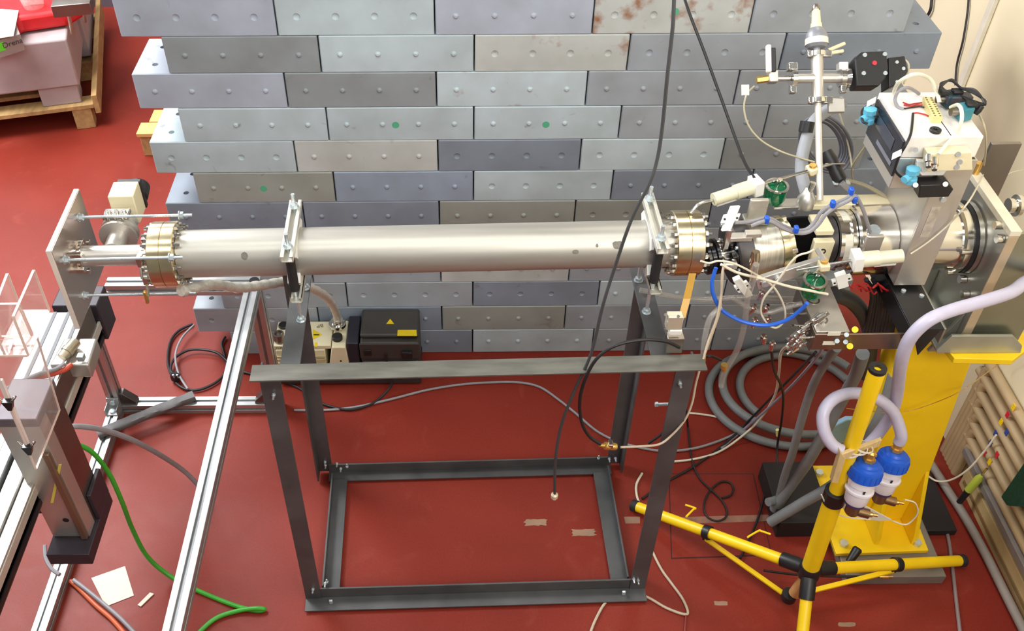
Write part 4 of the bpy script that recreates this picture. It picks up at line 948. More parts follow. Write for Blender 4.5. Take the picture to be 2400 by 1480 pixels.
tag(MB().box((1.69, -.925, 0), (1.80, -.66, .03)).build('black_floor_slab', M('slab_black', (30, 24, 24), .7), None, .003), 'dark floor area right of the yellow stand, drawn as a low black slab', 'box')  # only dark floor here; the low black slab is added to darken it
cb = at(1985, 1010, z=.35)
tag(MB().prism([at(1950, 1040, y=-.70), at(1935, 1010, y=-.70), at(1985, 985, y=-.70), at(2020, 985, y=-.70), at(2020, 1040, y=-.70)], V((0, .02, 0))).build('blue_cloth', M('light_blue_cloth', (148, 186, 210), .8), None, .004), 'folded light blue cloth behind the yellow tripod pole', 'cloth')

# ------------------------------------------------------------------ yellow tripod
hub = V((1.157, -1.205, .25)); top = at(2056, 868, y=-1.20)
tr = thing('tripod', 'yellow three-legged tripod with black joints in front of the yellow stand', 'tripod', V((1.157, -1.205, 0)))
pd = (top - hub).normalized(); PL = (top - hub).length
col_t = .40 * PL
MB().lathe(hub, pd, [(0.0, .027), (col_t, .027)], 28).build('lower_pole', YEL, tr, .001)
MB().lathe(hub + pd * (col_t + .03), pd, [(0, .021), (PL - col_t - .03, .021)], 28).build('upper_pole', YEL, tr, .001)
MB().lathe(hub + pd * (col_t - .012), pd, [(0, .0315), (.050, .0315), (.052, .026)], 28).build('pole_collar', BLACK, tr)
MB().ring(top + pd * .004, pd, .022, .010, .010).build('pole_cap', BLACK, tr)
MB().lathe(hub + pd * -.05, pd, [(0, .02), (.01, .034), (.05, .034), (.06, .030)], 24).build('hub', BLACK, tr)
MB().lathe(hub + pd * -.052, V((-.12, .06, -1)), [(0, .020), (.11, .020), (.115, .016)], 18).build('centre_sleeve', M('tan_sleeve', (204, 152, 96), .5), tr)
colr = hub + V((-.022, .012, -.185))
MB().lathe(colr + V((0, 0, .012)), (0, 0, -1), [(0, .024), (.028, .024), (.03, .015)], 18).build('lower_collar', BLACK, tr)
feet = [at(1492, 1188, z=.03), at(2250, 1315, z=.03), V((1.10, -1.46, .03))]
for k, ft in enumerate(feet):
    d = (ft - hub); L = d.length; dn = d.normalized()
    a = hub + dn * .075 - V((0, 0, .012))
    leg = MB().lathe(a, ft - a, [(0, .0185), ((ft - a).length, .0185)], 22).build('leg', YEL, tr, .001)
    MB().lathe(hub + dn * .02 - V((0, 0, .01)), dn, [(0, .020), (.02, .024), (.072, .024), (.075, .018)], 18).build('leg_joint', BLACK, leg)
    MB().lathe(ft - dn * .006, dn, [(0, .019), (.004, .0215), (.022, .0215), (.026, .014)], 18).build('foot', RUBBER, leg)
    q = a + (ft - a) * .5
    MB().ring(q, dn, .024, .0187, .024, 20).obox(q - V((0, 0, .03)), dn * .010, V((-dn.y, dn.x, 0)).normalized() * .006, V((0, 0, .012))).build('leg_clamp', BLACK, leg, .001)
    if k == 2: continue
    b0 = q - V((0, 0, .036)); b1 = colr + dn * .02
    MB().obox((b0 + b1) / 2, (b1 - b0) / 2, V((-dn.y, dn.x, 0)).normalized() * .008, V((0, 0, .004))).build('brace', YEL, tr, .001)
# yellow spring hooks on the left leg
for (p, lb) in (([(1608, 1212), (1625, 1195), (1630, 1192), (1606, 1184)], 'small yellow hook on the left leg of the tripod near its foot'), ([(1752, 1260), (1778, 1245), (1785, 1246), (1806, 1253)], 'small yellow hook on the left leg of the tripod near the hub')):
    tag(MB().tube([at(*q, z=.13 if p[0][0] < 1700 else .19) for q in p], .0035, 8).build('hook', YEL), lb, 'hook')
tag(MB().lathe(at(1990, 1318, z=.09), at(2012, 1285, z=.12) - at(1990, 1318, z=.09), [(0, .012), (.05, .016), (.056, .012)], 16).build('rubber_handle', BLACK), 'short black rubber handle on the yellow base plate', 'handle')

# ------------------------------------------------------------------ water filters on the tripod pole
br = thing('filter_bracket', 'pale wooden bracket tied to the tripod pole', 'bracket', at(1985, 1090, y=-1.23))
WOODP = M('pale_wood', (214, 186, 134), .65, 0, .15, 20, 0, stretch=(4, 4, 1))
b0, b1, b2 = at(1958, 1138, y=-1.24), at(1985, 1066, y=-1.24), at(2062, 1036, y=-1.18)
MB().prism([at(1949, 1132, y=-1.245), at(1964, 1134, y=-1.245), at(1982, 1076, y=-1.245), at(1970, 1062, y=-1.245)], V((0, .02, 0))).build('upright_board', WOODP, br, .001)
MB().obox((at(1970, 1070, y=-1.235) + b2) / 2, (b2 - at(1970, 1070, y=-1.235)) / 2, V((0, .006, 0)), V((0, 0, .014))).build('cross_board', WOODP, br, .001)
for k in range(3):
    c = at(1992 + k * 14, 1056 - k * 5, y=-1.20); MB().ring(c, pd + V((.3 * k - .3, .2, 0)), .031, .028, .004, 20).build('tie', PAPER, br)
def filt(px, py, y, label):
    c = at(px, py, y=y); t = thing('water_filter', label, 'filter', c - V((0, 0, .14))); dn = V((-.07, -.24, -1)).normalized()
    MB().lathe(c, dn, [(0, .014), (.001, .026), (.008, .030), (.009, .036), (.016, .039), (.017, .043), (.022, .0445), (.052, .0445), (.055, .040)], 36).build('blue_cap', BLUE, t)
    for k in range(18):
        a = 2 * PI * k / 18; u_, v_, _ = basis(dn); e_ = (u_ * math.cos(a) + v_ * math.sin(a))
        MB().obox(c + dn * .038 + e_ * .0446, e_ * .0012, dn * .012, dn.cross(e_) * .002).build('cap_rib', BLUE, t, 0, 0)
    b = MB().lathe(c + dn * .055, dn, [(0, .036), (.022, .036), (.024, .034), (.036, .034), (.037, .039), (.043, .039), (.044, .034), (.08, .031), (.086, .027)], 32).build('filter_bowl', M('filter_white', (232, 226, 232), .35), t)
    lab(MB().lathe(c + dn * .1415, dn, [(0, .0275), (.006, .0275)], 28).build('dark_ring', M('violet_ring', (60, 48, 92), .4), b), 'dark violet ring')
    lab(MB().obox(c + dn * .074 + V((-.004, -.0365, 0)), V((.003, 0, 0)), V((0, .0004, 0)), V((0, 0, .006))).build('print_mark', BLACK, b), 'small dark printed mark')
    MB().lathe(c - dn * .001, -dn, [(0, .017), (.010, .017), (.011, .012), (.02, .012), (.021, .015), (.028, .015), (.034, .009)], 6).build('brass_nipple', BRASS, t, 0, 25)
    e = c + dn * .148
    MB().lathe(e, dn, [(0, .019), (.03, .020), (.036, .016)], 16).cyl(e + dn * .022, e + dn * .03 + V((.045, -.008, 0)), .014, n=14).build('brass_elbow', M('dull_brass', (150, 120, 88), .35, .9), t)
    MB().lathe(e + dn * .03 + V((.045, -.008, 0)), V((1, -.2, 0)), [(0, .008), (.01, .008), (.012, .005), (.024, .005)], 12).build('brass_tip', BRASS, t)
    return c, dn
f1, dn1 = filt(2036, 1082, -1.22, 'blue and white water filter at the front of the wooden bracket')
f2, dn2 = filt(2100, 1058, -1.13, 'blue and white water filter behind the other one')
tag(MB().prism([at(1965, 1175, y=-1.20), at(2010, 1178, y=-1.20), at(2090, 1220, y=-1.20), at(2060, 1222, y=-1.20), at(1985, 1208, y=-1.20)], V((0, .004, 0))).build('paper_tag', PAPER, None), 'white paper tag hanging below the water filters', 'tag')
tag(MB().tube([at(1925, 1160, y=-1.21), at(1945, 1195, y=-1.21), at(1985, 1213, y=-1.2), at(2040, 1218, y=-1.2)], .0022, 6).build('string', PAPER), 'white string from the tripod pole to the paper tag', 'string')
tag(MB().tube([at(2092, 1222, y=-1.2), at(2125, 1230, y=-1.2), at(2150, 1205, y=-1.2), at(2145, 1180, y=-1.2), at(2120, 1172, y=-1.2)], .0022, 6).build('string', PAPER), 'white string loop at the right of the water filters', 'string')

# ------------------------------------------------------------------ pipes and trunking on the right wall
wp = thing('wall_pipes', 'nested cream painted pipes bending down the right wall', 'pipes', (1.9, -.9, 0))
CREAMP = M('shaded_cream_pipe', (184, 158, 120), .5, 0, .1, 10)  # cream darkened: the stand's shadow is put into the pipe colour
for k in range(6):
    z = .465 - k * .058; y = -.545 - k * .021; x = XW - .022
    MB().tube([V((x, y, .0)), V((x, y, z - .06)), V((x, y - .003, z - .03)), V((x, y - .012, z - .010)), V((x, y - .035, z)), V((x, y - .07, z + .002)), V((x, -2.2, z + .002))], .0175, 12, 5).build('pipe', CREAMP, wp)
for i, (px, py, m) in enumerate(((2375, 955, 'y'), (2361, 973, 'r'), (2346, 990, 'y'), (2333, 1017, 'b'), (2359, 1014, 'b'), (2321, 1040, 'b'), (2307, 1062, 'r'), (2336, 1067, 'r'), (2319, 1083, 'y'))):
    c = at(px, py, x=XW - .040); MB().obox(c, V((.001, 0, 0)), V((0, .008, 0)), V((0, 0, .012))).build('marker_sticker', {'y': YEL, 'r': RED, 'b': M('blue_sticker', (52, 74, 150), .5)}[m], wp, 0, 0)
tk = struct(MB().box((XW - .05, -2.2, .132), (XW - .001, -.66, .160)).build('trim_1', M('grey_trunking', (136, 128, 124), .5, .2, .1, 14), None, .002))
tk = struct(MB().box((XW - .03, -2.2, .0), (XW - .001, -.70, .09)).build('baseboard_right', M('cream_board', (200, 172, 122), .55), None, .003))
struct(MB().box((XW - .034, -2.2, .03), (XW - .0305, -.72, .045)).build('trim_2', M('brown_groove', (138, 108, 70), .6), None, 0))
gp = MB()
gpc = [at(2345, 1165, x=1.85), at(2358, 1185, x=1.85), at(2378, 1188, x=1.85), at(2440, 1110, x=1.85), at(2430, 1040, x=1.85)]
tag(gp.prism(gpc, V((.03, 0, 0))).build('green_scouring_pad', M('green_felt', (26, 78, 58), .9, 0, .3, 60, .4), None, .004), 'dark green rough pad hanging on the cream wall pipes', 'pad')
sd_ = thing('screwdriver', 'screwdriver with yellow-green and black handle leaning on the right wall', 'screwdriver', at(2250, 1175, x=1.84))
a_, b_, c_ = at(2248, 1178, x=1.85), at(2270, 1150, x=1.86), at(2300, 1115, x=1.87)
MB().lathe(a_, b_ - a_, [(0, .010), ((b_ - a_).length, .012)], 12).build('black_grip', BLACK, sd_)
MB().lathe(b_, c_ - b_, [(0, .014), ((c_ - b_).length * .8, .014), ((c_ - b_).length, .007)], 12).build('handle', M('yellow_green', (176, 190, 70), .4), sd_)
MB().lathe(c_, c_ - b_, [(0, .004), (.04, .004)], 8).build('blade', CHROME, sd_)
# vertical pale duct and dark cable on the upper right wall
tag(MB().box((XW - .018, .28, 0.0), (XW - .001, .31, 2.4)).build('wall_duct', M('pale_duct', (222, 214, 196), .5), None, .003), 'pale vertical duct on the cream right wall', 'duct')
tag(MB().tube([at(2262, -60, x=XW - .008) + V((0, .03 * h, h)) for h in (1.4, .9, .55, .3, .12)] + [at(2262, -60, x=XW - .008), at(2270, 0, x=XW - .008), at(2258, 90, x=XW - .008), at(2243, 150, x=XW - .008), at(2239, 200, x=XW - .008)], .004, 8).build('wall_cable', BLKC), 'black cable hanging down the cream right wall', 'cable')
tag(MB().tube([at(2186, -10, x=XW - .012) + V((0, .05 * h, h)) for h in (1.2, .8, .5, .28, .12)] + [at(2186, -10, x=XW - .012), at(2180, 25, x=XW - .012), at(2160, 60, x=XW - .012), at(2130, 140, x=XW - .012), at(2105, 190, x=XW - .012)], .006, 8).build('wall_cable', BLKC), 'thick black cable on the right wall beside the block stack', 'cable')
# ------------------------------------------------------------------ vacuum pump with motor
pu = thing('vacuum_pump', 'cream vacuum pump with black motor on the floor in front of the block stack', 'pump', (-.38, -.1, 0))
CREAM = M('cream_enamel', (232, 222, 186), .4, 0, .05, 12)
MB().box((-.655, -.185, .012), (-.085, -.005, .045)).build('base', M('pump_base', (52, 46, 46), .5), pu, .003)
MB().box((-.655, -.165, .045), (-.46, -.03, .185)).build('pump_case', CREAM, pu, .004)
for k in range(6): MB().box((-.652, -.173, .055 + k * .019), (-.46, -.166, .063 + k * .019)).build('fin', M('cream_fin', (196, 182, 140), .45), pu, .001)
MB().prism([V((-.46, -.176, .045)), V((-.365, -.176, .045)), V((-.375, -.176, .21)), V((-.43, -.176, .21))], V((0, .155, 0))).build('pump_head', CREAM, pu, .004)
MB().box((-.66, -.16, .1855), (-.435, -.02, .205)).build('top_cover', CREAM, pu, .003)
MB().prism([V((-.365, -.17, .045)), V((-.325, -.17, .045)), V((-.325, -.17, .225)), V((-.372, -.17, .225))], V((0, .16, 0))).build('coupling_housing', M('dark_navy', (40, 40, 50), .45), pu, .004)
def topc(px, py, z): return at(px, py, z=z)
c = topc(665, 766, .205); MB().cyl(c, c + V((0, 0, .012)), .020, n=24).build('oil_cap', BLACK, pu, .003)
c = topc(686, 779, .205); lab(MB().cyl(c, c + V((0, 0, .025)), .017, n=20).build('red_cap', RED, pu, .003), 'red plastic cap')
c = topc(656, 800, .205); MB().lathe(c, (0, 0, 1), [(0, .020), (.04, .021), (.042, .021), (.042, .016), (.030, .015)], 24).build('exhaust_port', ALUD, pu)
c = topc(791, 795, .21); MB().cyl(c, c + V((0, 0, .018)), .021, n=24).build('gas_ballast_knob', BLACK, pu, .003)
c = topc(792, 768, .21); io = MB().lathe(c, (0, 0, 1), [(0, .024), (.012, .024), (.014, .034), (.026, .034), (.028, .024), (.04, .024)], 28).build('inlet_flange', CHROME, pu)
# warning signs and marks printed on the cover
wt = MB().prism([topc(733, 797, .2055), topc(733, 772, .2055), topc(755, 785, .2055)], V((0, 0, .0005))).build('warning_sign', M('sign_yellow', (238, 206, 20), .45), pu, 0, 0); lab(wt, 'yellow triangular warning sign')
MB().prism([topc(735, 786.5, .2062), topc(735, 784, .2062), topc(748, 784, .2062), topc(748, 786.5, .2062)], V((0, 0, .0004))).build('sign_arrow', BLACK, wt, 0, 0)
MB().prism([topc(738, 803, .2055), topc(744, 803, .2055), topc(744, 813, .2055), topc(737, 813, .2055)], V((0, 0, .0005))).build('yellow_sticker', MATS['sign_yellow'], pu, 0, 0)
def text(body, loc, size, rot, mat, parent, name='lettering', ex=.0004):
    cu = bpy.data.curves.new(name, 'FONT'); cu.body = body; cu.size = size; cu.extrude = ex; cu.align_x = 'CENTER'; cu.align_y = 'CENTER'
    o = bpy.data.objects.new(name, cu); COL.objects.link(o)
    bpy.context.view_layer.update()
    me = bpy.data.meshes.new_from_object(o); bpy.data.objects.remove(o)
    me.materials.clear(); me.materials.append(mat)
    m = bpy.data.objects.new(name, me); COL.objects.link(m); root = parent
    while root.parent: root = root.parent
    m.parent = parent; m.location = V(loc) - V(root['_o']); m.rotation_euler = rot
    return m
text('BP', topc(750, 764, .2062), .026, (0, 0, PI * 1.08), M('pencil_grey', (120, 108, 84), .6), pu)
text('VE-RETA', topc(660, 816, .2062), .012, (0, 0, PI), BLACK, pu)
text('VARIAN', V((-.405, -.1768, .062)), .017, (PI / 2, 0, 0), BLACK, pu)
for k in range(8):
    a = 2 * PI * k / 8; c = V((-.402 + math.cos(a) * .009, -.1768, .098 + math.sin(a) * .009))
    MB().prism([c + V((math.cos(a + .5) * .004, 0, math.sin(a + .5) * .004)), c + V((math.cos(a + 2.4) * .004, 0, math.sin(a + 2.4) * .004)), c + V((math.cos(a + 4.4) * .005, 0, math.sin(a + 4.4) * .005))], V((0, .0004, 0))).build('logo_mark', BLACK, pu, 0, 0)
MB().cyl((-.40, -.1765, .135), (-.40, -.178, .135), .004, n=12).build('case_hole', BLACK, pu)
# motor
MOT = M('motor_grey', (64, 60, 56), .42, 0, .12, 10)
mo = MB().box((-.318, -.155, .235), (-.088, -.002, .255)).box((-.318, -.18, .05), (-.088, -.01, .235)).build('motor_case', MOT, pu, .008)
MB().box((-.32, -.185, .155), (-.086, -.178, .235)).build('terminal_box', MOT, mo, .003)
for k in range(4): MB().box((-.31, -.188, .065 + k * .022), (-.095, -.181, .075 + k * .022)).build('cooling_fin', M('motor_fin', (86, 82, 76), .4, .3), mo, .002)
tri = [at(905, 760, z=.2555), at(924, 760, z=.2555), at(914.5, 748, z=.2555)]
w2 = lab(MB().prism(tri, V((0, 0, .0005))).build('warning_sign', MATS['sign_yellow'], mo, 0, 0), 'small yellow triangular warning sign')
lab(MB().prism([at(931, 788, z=.2555), at(977, 788, z=.2555), at(976, 774, z=.2555), at(932, 774, z=.2555)], V((0, 0, .0005))).build('yellow_label', MATS['sign_yellow'], mo, 0, 0), 'yellow printed label')
MB().box((-.155, -.20, .165), (-.115, -.1855, .200)).build('mains_socket', BLACK, mo, .002)
MB().box((-.305, -.19, .175), (-.275, -.1855, .205)).build('switch', BLACK, mo, .002)
# braided hose from the tube to the pump
HOSE = M('braided_hose', (226, 220, 208), .4, .4, .15, 160, .3)
hp_ = [A(-.66, -.06, -.075), at(500, 668, y=-.85), at(560, 675, y=-.75), at(620, 668, y=-.66), at(680, 661, y=-.55), at(735, 678, y=-.40), at(770, 702, y=-.25), at(788, 735, y=-.12), topc(792, 768, .21) + V((0, 0, .045))]
hs = MB(); pts = spline([V(p) for p in hp_], 16)
hs.tube(pts, lambda t: .0148 + .0011 * math.sin(t * 2 * PI * 150), 14, smooth=False)
tag(hs.build('braided_hose', HOSE), 'grey ribbed metal hose from the tube down to the cream pump', 'hose')

# ------------------------------------------------------------------ pallets far left
def pr_(o, a):
    ca, sa = math.cos(a), math.sin(a)
    return lambda x, y, z: V((o[0] + x * ca - y * sa, o[1] + x * sa + y * ca, z))
PF = pr_((-1.935, 1.79), math.radians(14))
def pbox(mb, F, a, b):
    a, b = V(a), V(b); h = (b - a) / 2; c = (a + b) / 2
    ex = F(1, 0, 0) - F(0, 0, 0); ey = F(0, 1, 0) - F(0, 0, 0)
    return mb.obox(F(c.x, c.y, c.z), ex * h.x, ey * h.y, V((0, 0, h.z)))
pl = thing('wooden_pallet', 'wooden pallet on the red floor carrying a big grey concrete block', 'pallet', PF(-.5, .5, 0))
for y in (0, .55, 1.1): pbox(MB(), PF, (-.10, y, 0), (0, y + .1, .12)).build('pallet_block', WOOD, pl, .003)
for y in (0, .55, 1.1): pbox(MB(), PF, (-1.1, y, 0), (-1.0, y + .1, .12)).build('pallet_block', WOOD, pl, .003)
pbox(MB(), PF, (-1.2, -.005, .121), (.02, .10, .145)).build('deck_board', WOOD, pl, .002)
for k in range(1, 7): pbox(MB(), PF, (-1.2, k * .19, .121), (-.06, k * .19 + .12, .145)).build('deck_board', WOOD, pl, .002)
pbox(MB(), PF, (.021, -.01, .09), (.05, 1.22, .20)).build('side_board', WOOD, pl, .003)
CONC = M('lavender_concrete', (178, 160, 160), .7, 0, .12, 7, .1)
cbk = thing('concrete_block', 'big grey concrete block lying on the wooden pallet', 'block', PF(-.7, .5, .146))
pbox(MB(), PF, (-1.3, .02, .25), (-.02, .55, .52)).build('block_body', CONC, cbk, .01)
pbox(MB(), PF, (-.24, .03, .146), (-.04, .16, .2495)).build('spacer', CONC, cbk, .004)
pbox(MB(), PF, (-1.2, .2, .146), (-1.0, .8, .2495)).build('spacer', CONC, cbk, .004)
cb2 = tag(pbox(MB(), PF, (-1.3, .56, .146), (-.0, 1.15, .60)).build('concrete_slab', CONC, None, .008), 'taller grey concrete slab behind the big block on the pallet', 'slab')
rb = tag(MB().prism([at(45, 85, z=.53), at(60, 78, z=.53), at(165, 62, z=.53), at(215, 30, z=.53), at(232, -20, z=.53), at(60, -40, z=.53), at(-40, -20, z=.53), at(-40, 60, z=.53)], V((0, 0, .09))).build('red_case', M('bright_red', (214, 30, 36), .45), None, .02), 'bright red case lying on the grey concrete block', 'case')
tag(MB().lathe(at(80, 15, z=.62), (0, 0, 1), [(0, .05), (.05, .06), (.09, .062)], 24).build('plastic_cup', clear('cup_plastic', (.95, .88, .88), .4), None), 'cloudy plastic cup standing on the red case', 'cup')
tag(MB().prism([at(-60, 100, z=.63), at(32, 85, z=.63), at(44, 25, z=.63), at(-50, 20, z=.63)], V((0, 0, .003))).build('paper_sheet', PAPER, None), 'white paper sheet lying on the red case', 'paper')
gx = thing('flat_box', 'flat grey box with a green sticker at the left edge of the photo', 'box', at(20, 115, z=.521))
MB().prism([at(-40, 150, z=.521), at(60, 118, z=.521), at(50, 92, z=.521), at(-40, 105, z=.521)], V((0, 0, .09))).build('box_body', M('grey_card', (160, 146, 142), .6), gx, .003)
gq = at(-40, 150, z=.521); ge = at(60, 118, z=.521) - gq; gn = V((ge.y, -ge.x, 0)).normalized() * .003
def gpt(t, z): return gq + ge * t + gn + V((0, 0, z - .521))
lab(MB().prism([gpt(.30, .555), gpt(.58, .555), gpt(.58, .60), gpt(.30, .60)], -gn * .3).build('green_sticker', M('neon_green', (110, 236, 60), .5), gx), 'neon green sticker')
text('Drena', gpt(.77, .578), .040, (PI / 2, 0, math.atan2(ge.y, ge.x)), M('faded_ink', (80, 62, 62), .6), gx)
mb_ = thing('metal_bracket', 'grey metal bracket with a thin rod on the corner of the concrete block', 'bracket', at(170, 50, z=.6))
MB().obox(at(172, 12, z=.75), V((.09, .02, 0)), V((-.01, .06, 0)), V((0, 0, .03))).build('bracket_head', ALUD, mb_, .003)
for (a, b) in (((158, 22), (170, 78)), ((196, 20), (200, 50))):
    MB().cyl(at(*a, z=.74), at(*b, z=.53), .009, n=10).build('rod', ALUP, mb_)
# second pallet peeping out behind the block stack
p2 = thing('timber_pallet', 'pale timber pallet end showing behind the left end of the block stack', 'pallet', (-1.4, 1.62, 0))
MB().box((-1.60, 1.50, 0), (-1.48, 1.62, .12)).build('pallet_block', WOOD, p2, .004)
MB().box((-1.61, 1.49, .121), (-.9, 1.60, .145)).build('deck_board', M('orange_lit_wood', (232, 186, 112), .6, 0, .2, 6, .1, stretch=(1, 6, 6)), p2, .003)  # orange light on the deck is put into this wood colour
MB().box((-1.57, 1.61, .121), (-.9, 1.73, .145)).build('deck_board', MATS['orange_lit_wood'], p2, .003)
MB().box((-1.0, 1.50, 0), (-.9, 1.62, .12)).build('pallet_block', WOOD, p2, .004)

# ------------------------------------------------------------------ loose things on the floor and stand
tag(MB().prism([at(*p, z=.001) for p in ((214, 1356), (293, 1328), (314, 1397), (248, 1423))], V((0, 0, .0012))).build('paper_square', PAPER, None, 0, 0), 'square white paper lying on the red floor', 'paper')
tag(MB().prism([at(*p, z=.001) for p in ((323, 1420), (352, 1391), (361, 1394), (330, 1424))], V((0, 0, .004))).build('paper_strip', PAPER, None, 0, 0), 'small white strip on the floor beside the square paper', 'paper')
BARM = M('weathered_bar', (112, 108, 108), .7, .3, .35, 14, .3, stretch=(1, 1, 1))
a0, a1 = at(228, 1018, z=.062), at(455, 928, z=.062)
dd = (a1 - a0).normalized(); ss = V((-dd.y, dd.x, 0))
wbm = MB(); rows_ = []; NS = 22
for i in range(NS + 1):
    c = a0 + (a1 - a0) * (i / NS); ring_ = []
    for j in range(10):
        a = 2 * PI * j / 10 + .3
        ring_.append(c + ss * (max(-.9, min(.9, 1.25 * math.cos(a))) * .023 * random.uniform(.9, 1.08)) + V((0, 0, max(-.8, min(.8, 1.2 * math.sin(a))) * .015 * random.uniform(.88, 1.1))))
    rows_.append(ring_)
wbm.add([p for r in rows_ for p in r], [(i * 10 + j, i * 10 + (j + 1) % 10, (i + 1) * 10 + (j + 1) % 10, (i + 1) * 10 + j) for i in range(NS) for j in range(10)] + [tuple(reversed(range(10))), tuple(NS * 10 + j for j in range(10))])
tag(wbm.build('weathered_bar', BARM, None, 0, 50), 'weathered grey metal bar lying across the floor profiles of the stand', 'bar')
# ------------------------------------------------------------------ cables and hoses
CLEARH = clear('clear_tubing', (.84, .82, .78), .13, .1)
AMBER = M('amber_ribbon', (196, 146, 44), .35)
WIREW = M('white_wire', (222, 212, 190), .45)
REDC = M('red_wire', (176, 30, 34), .5)
ORG = M('orange_cable', (208, 98, 56), .5)
GRN = M('green_cable', (62, 160, 46), .45)
BLUT = M('blue_tubing', (44, 104, 214), .35)
def W3(p):
    if len(p) == 3 and isinstance(p[2], str):
        k, v = p[2].split('='); return at(p[0], p[1], **{k: float(v)})
    return V(p)
def cable(name, pts, r, mat, label, cat='cable', n=8, group=None, res=7):
    return tag(MB().tube([W3(p) for p in pts], r, n, res).build(name, mat), label, cat, group)
def P(s, **k):
    """'x,y x,y ...' pixels on one plane -> points"""
    return [at(*[float(v) for v in q.split(',')], **k) for q in s.split()]
def ramp(s, key, a, b):
    q = s.split(); n = len(q)
    return [at(*[float(v) for v in t.split(',')], **{key: a + (b - a) * i / (n - 1)}) for i, t in enumerate(q)]
# long cables in front of the wall
def rise(p, dx, dy): return [p + V((dx * h, dy * h, h)) for h in (1.6, 1.1, .75, .5, .32, .19, .09)]
c1 = cable('black_cable', rise(at(1582, -30, y=-.98), .0, 0.0) + ramp('1582,-30 1577,60 1565,170 1552,300 1540,375 1522,430 1478,520 1440,630 1412,720 1385,830 1345,920 1315,1000 1302,1080 1300,1160', 'y', -.98, -1.22), .0042, M('dark_grey_cable', (62, 62, 64), .5), 'long black cable hanging in front of the tube down to a loose white plug')
tag(MB().lathe(at(1300, 1158, y=-1.22), (0, 0, -1), [(0, .006), (.004, .010), (.016, .010), (.018, .007), (.022, .007)], 16).build('loose_plug', M('plug_cream', (228, 212, 184), .35, .3), None), 'loose cream plug at the end of the long black cable', 'connector')
cable('black_cable', rise(at(1600, -30, y=-.30), -.10, -.10) + ramp('1600,-30 1612,20 1650,120 1690,230 1722,320 1745,380 1768,418', 'y', -.30, -.80), .0042, BLKC, 'black cable running from the top of the photo to the upper cream actuator')
cable('black_cable', ramp('1408,1042 1380,1022 1362,985 1360,930 1380,870 1408,832 1450,808 1510,797 1560,801 1592,815', 'y', -1.20, -1.13), .0045, BLKC, 'black cable bending over the right end of the front top rail')
cn = thing('cable_connector', 'brass inline cable connector hanging in front of the right rear leg', 'connector', at(1432, 1048, y=-1.2))
ca_, cb_ = at(1405, 1044, y=-1.2), at(1455, 1049, y=-1.19)
MB().lathe(ca_, cb_ - ca_, [(0, .005), (.014, .006), (.016, .011), (.03, .011), (.031, .008), (.036, .011), (.05, .010), (.052, .005)], 14).build('connector_body', BRASS, cn)
MB().obox((ca_ + cb_) / 2 + V((0, 0, .008)), V((.006, 0, 0)), V((0, .010, 0)), V((0, 0, .008))).build('connector_clip', CHROME, cn, .001)
cable('beige_cable', ramp('1455,1049 1500,1047 1545,1042 1575,1020 1605,985 1622,945 1632,895 1650,835 1672,775 1688,720 1692,650 1696,625', 'y', -1.19, -1.02), .0032, BEIGEC, 'thin beige cable from the brass connector up to the dark drum')
cable('beige_cable', ramp('1648,842 1660,800 1680,745 1690,690 1694,640', 'y', -1.12, -1.02), .003, BEIGEC, 'short beige cable hanging beside the blue tube')
cable('blue_tube', ramp('1678,628 1669,660 1672,690 1690,725 1725,748 1765,760 1805,762 1845,750 1875,728 1892,711', 'y', -1.02, -1.09), .0052, BLUT, 'bright blue tube hanging in a bow below the dark drum', 'tube')
cable('white_cable', ramp('1642,612 1662,617 1685,612 1720,618 1765,640 1808,668 1830,700 1840,730 1838,752 1822,768 1805,765 1790,748 1783,728 1790,700 1812,672 1836,640 1850,620 1870,600 1895,592 1908,585', 'y', -1.05, -1.06), .0026, WIREW, 'thin white cable making a big loop below the chamber')
cable('white_cable', ramp('1690,620 1730,640 1790,655 1850,672 1900,682 1940,690', 'y', -1.07, -1.05), .0036, WIREW, 'white cable running straight down to the patch panel')
cable('clear_hose', ramp('1772,620 1764,660 1752,700 1745,760 1728,820 1700,870 1690,905', 'y', -1.08, -1.0), .008, CLEARH, 'clear hose hanging straight down from the drum coupling', 'hose', 12)
cable('clear_hose', ramp('1690,720 1665,745 1652,790 1648,835', 'y', -1.05, -1.10), .0075, CLEARH, 'short clear hose with a metal end left of the straight clear hose', 'hose', 12)
cable('clear_hose', P('1500,680 1560,692 1640,702 1740,697 1830,700 1890,702', y=-.86), .0075, CLEARH, 'clear hose running level behind the amber ribbon', 'hose', 12)
cable('clear_hose', P('1720,700 1760,725 1800,733 1840,722 1880,712', y=-1.0), .0070, CLEARH, 'clear hose sagging above the blue tube', 'hose', 12)
for (px, py, lb) in ((1646, 838, 'small brass hose end on the short clear hose'), (1698, 855, 'small brass hose end low on the straight clear hose')):
    tag(MB().lathe(at(px, py, y=-1.10), (0.1, 0, -1), [(0, .009), (.012, .010), (.014, .006), (.024, .006)], 12).build('hose_end', BRASS, None), lb, 'fitting')
# chain of small metal fittings under the chamber
for k, (px, py) in enumerate(((1785, 650), (1790, 680), (1772, 745), (1804, 740), (1790, 785), (1812, 800), (1770, 715), (1800, 715))):
    c = at(px, py, y=-1.0)
    tag(MB().lathe(c, (random.uniform(-.4, .4), 0, -1), [(0, .005), (.008, .005), (.009, .009), (.02, .009), (.021, .006), (.034, .006)], 12).build('pipe_fitting', CHROME, None), 'small shiny pipe fitting hanging under the front bar of the chamber', 'fitting', 'small fittings under the chamber')
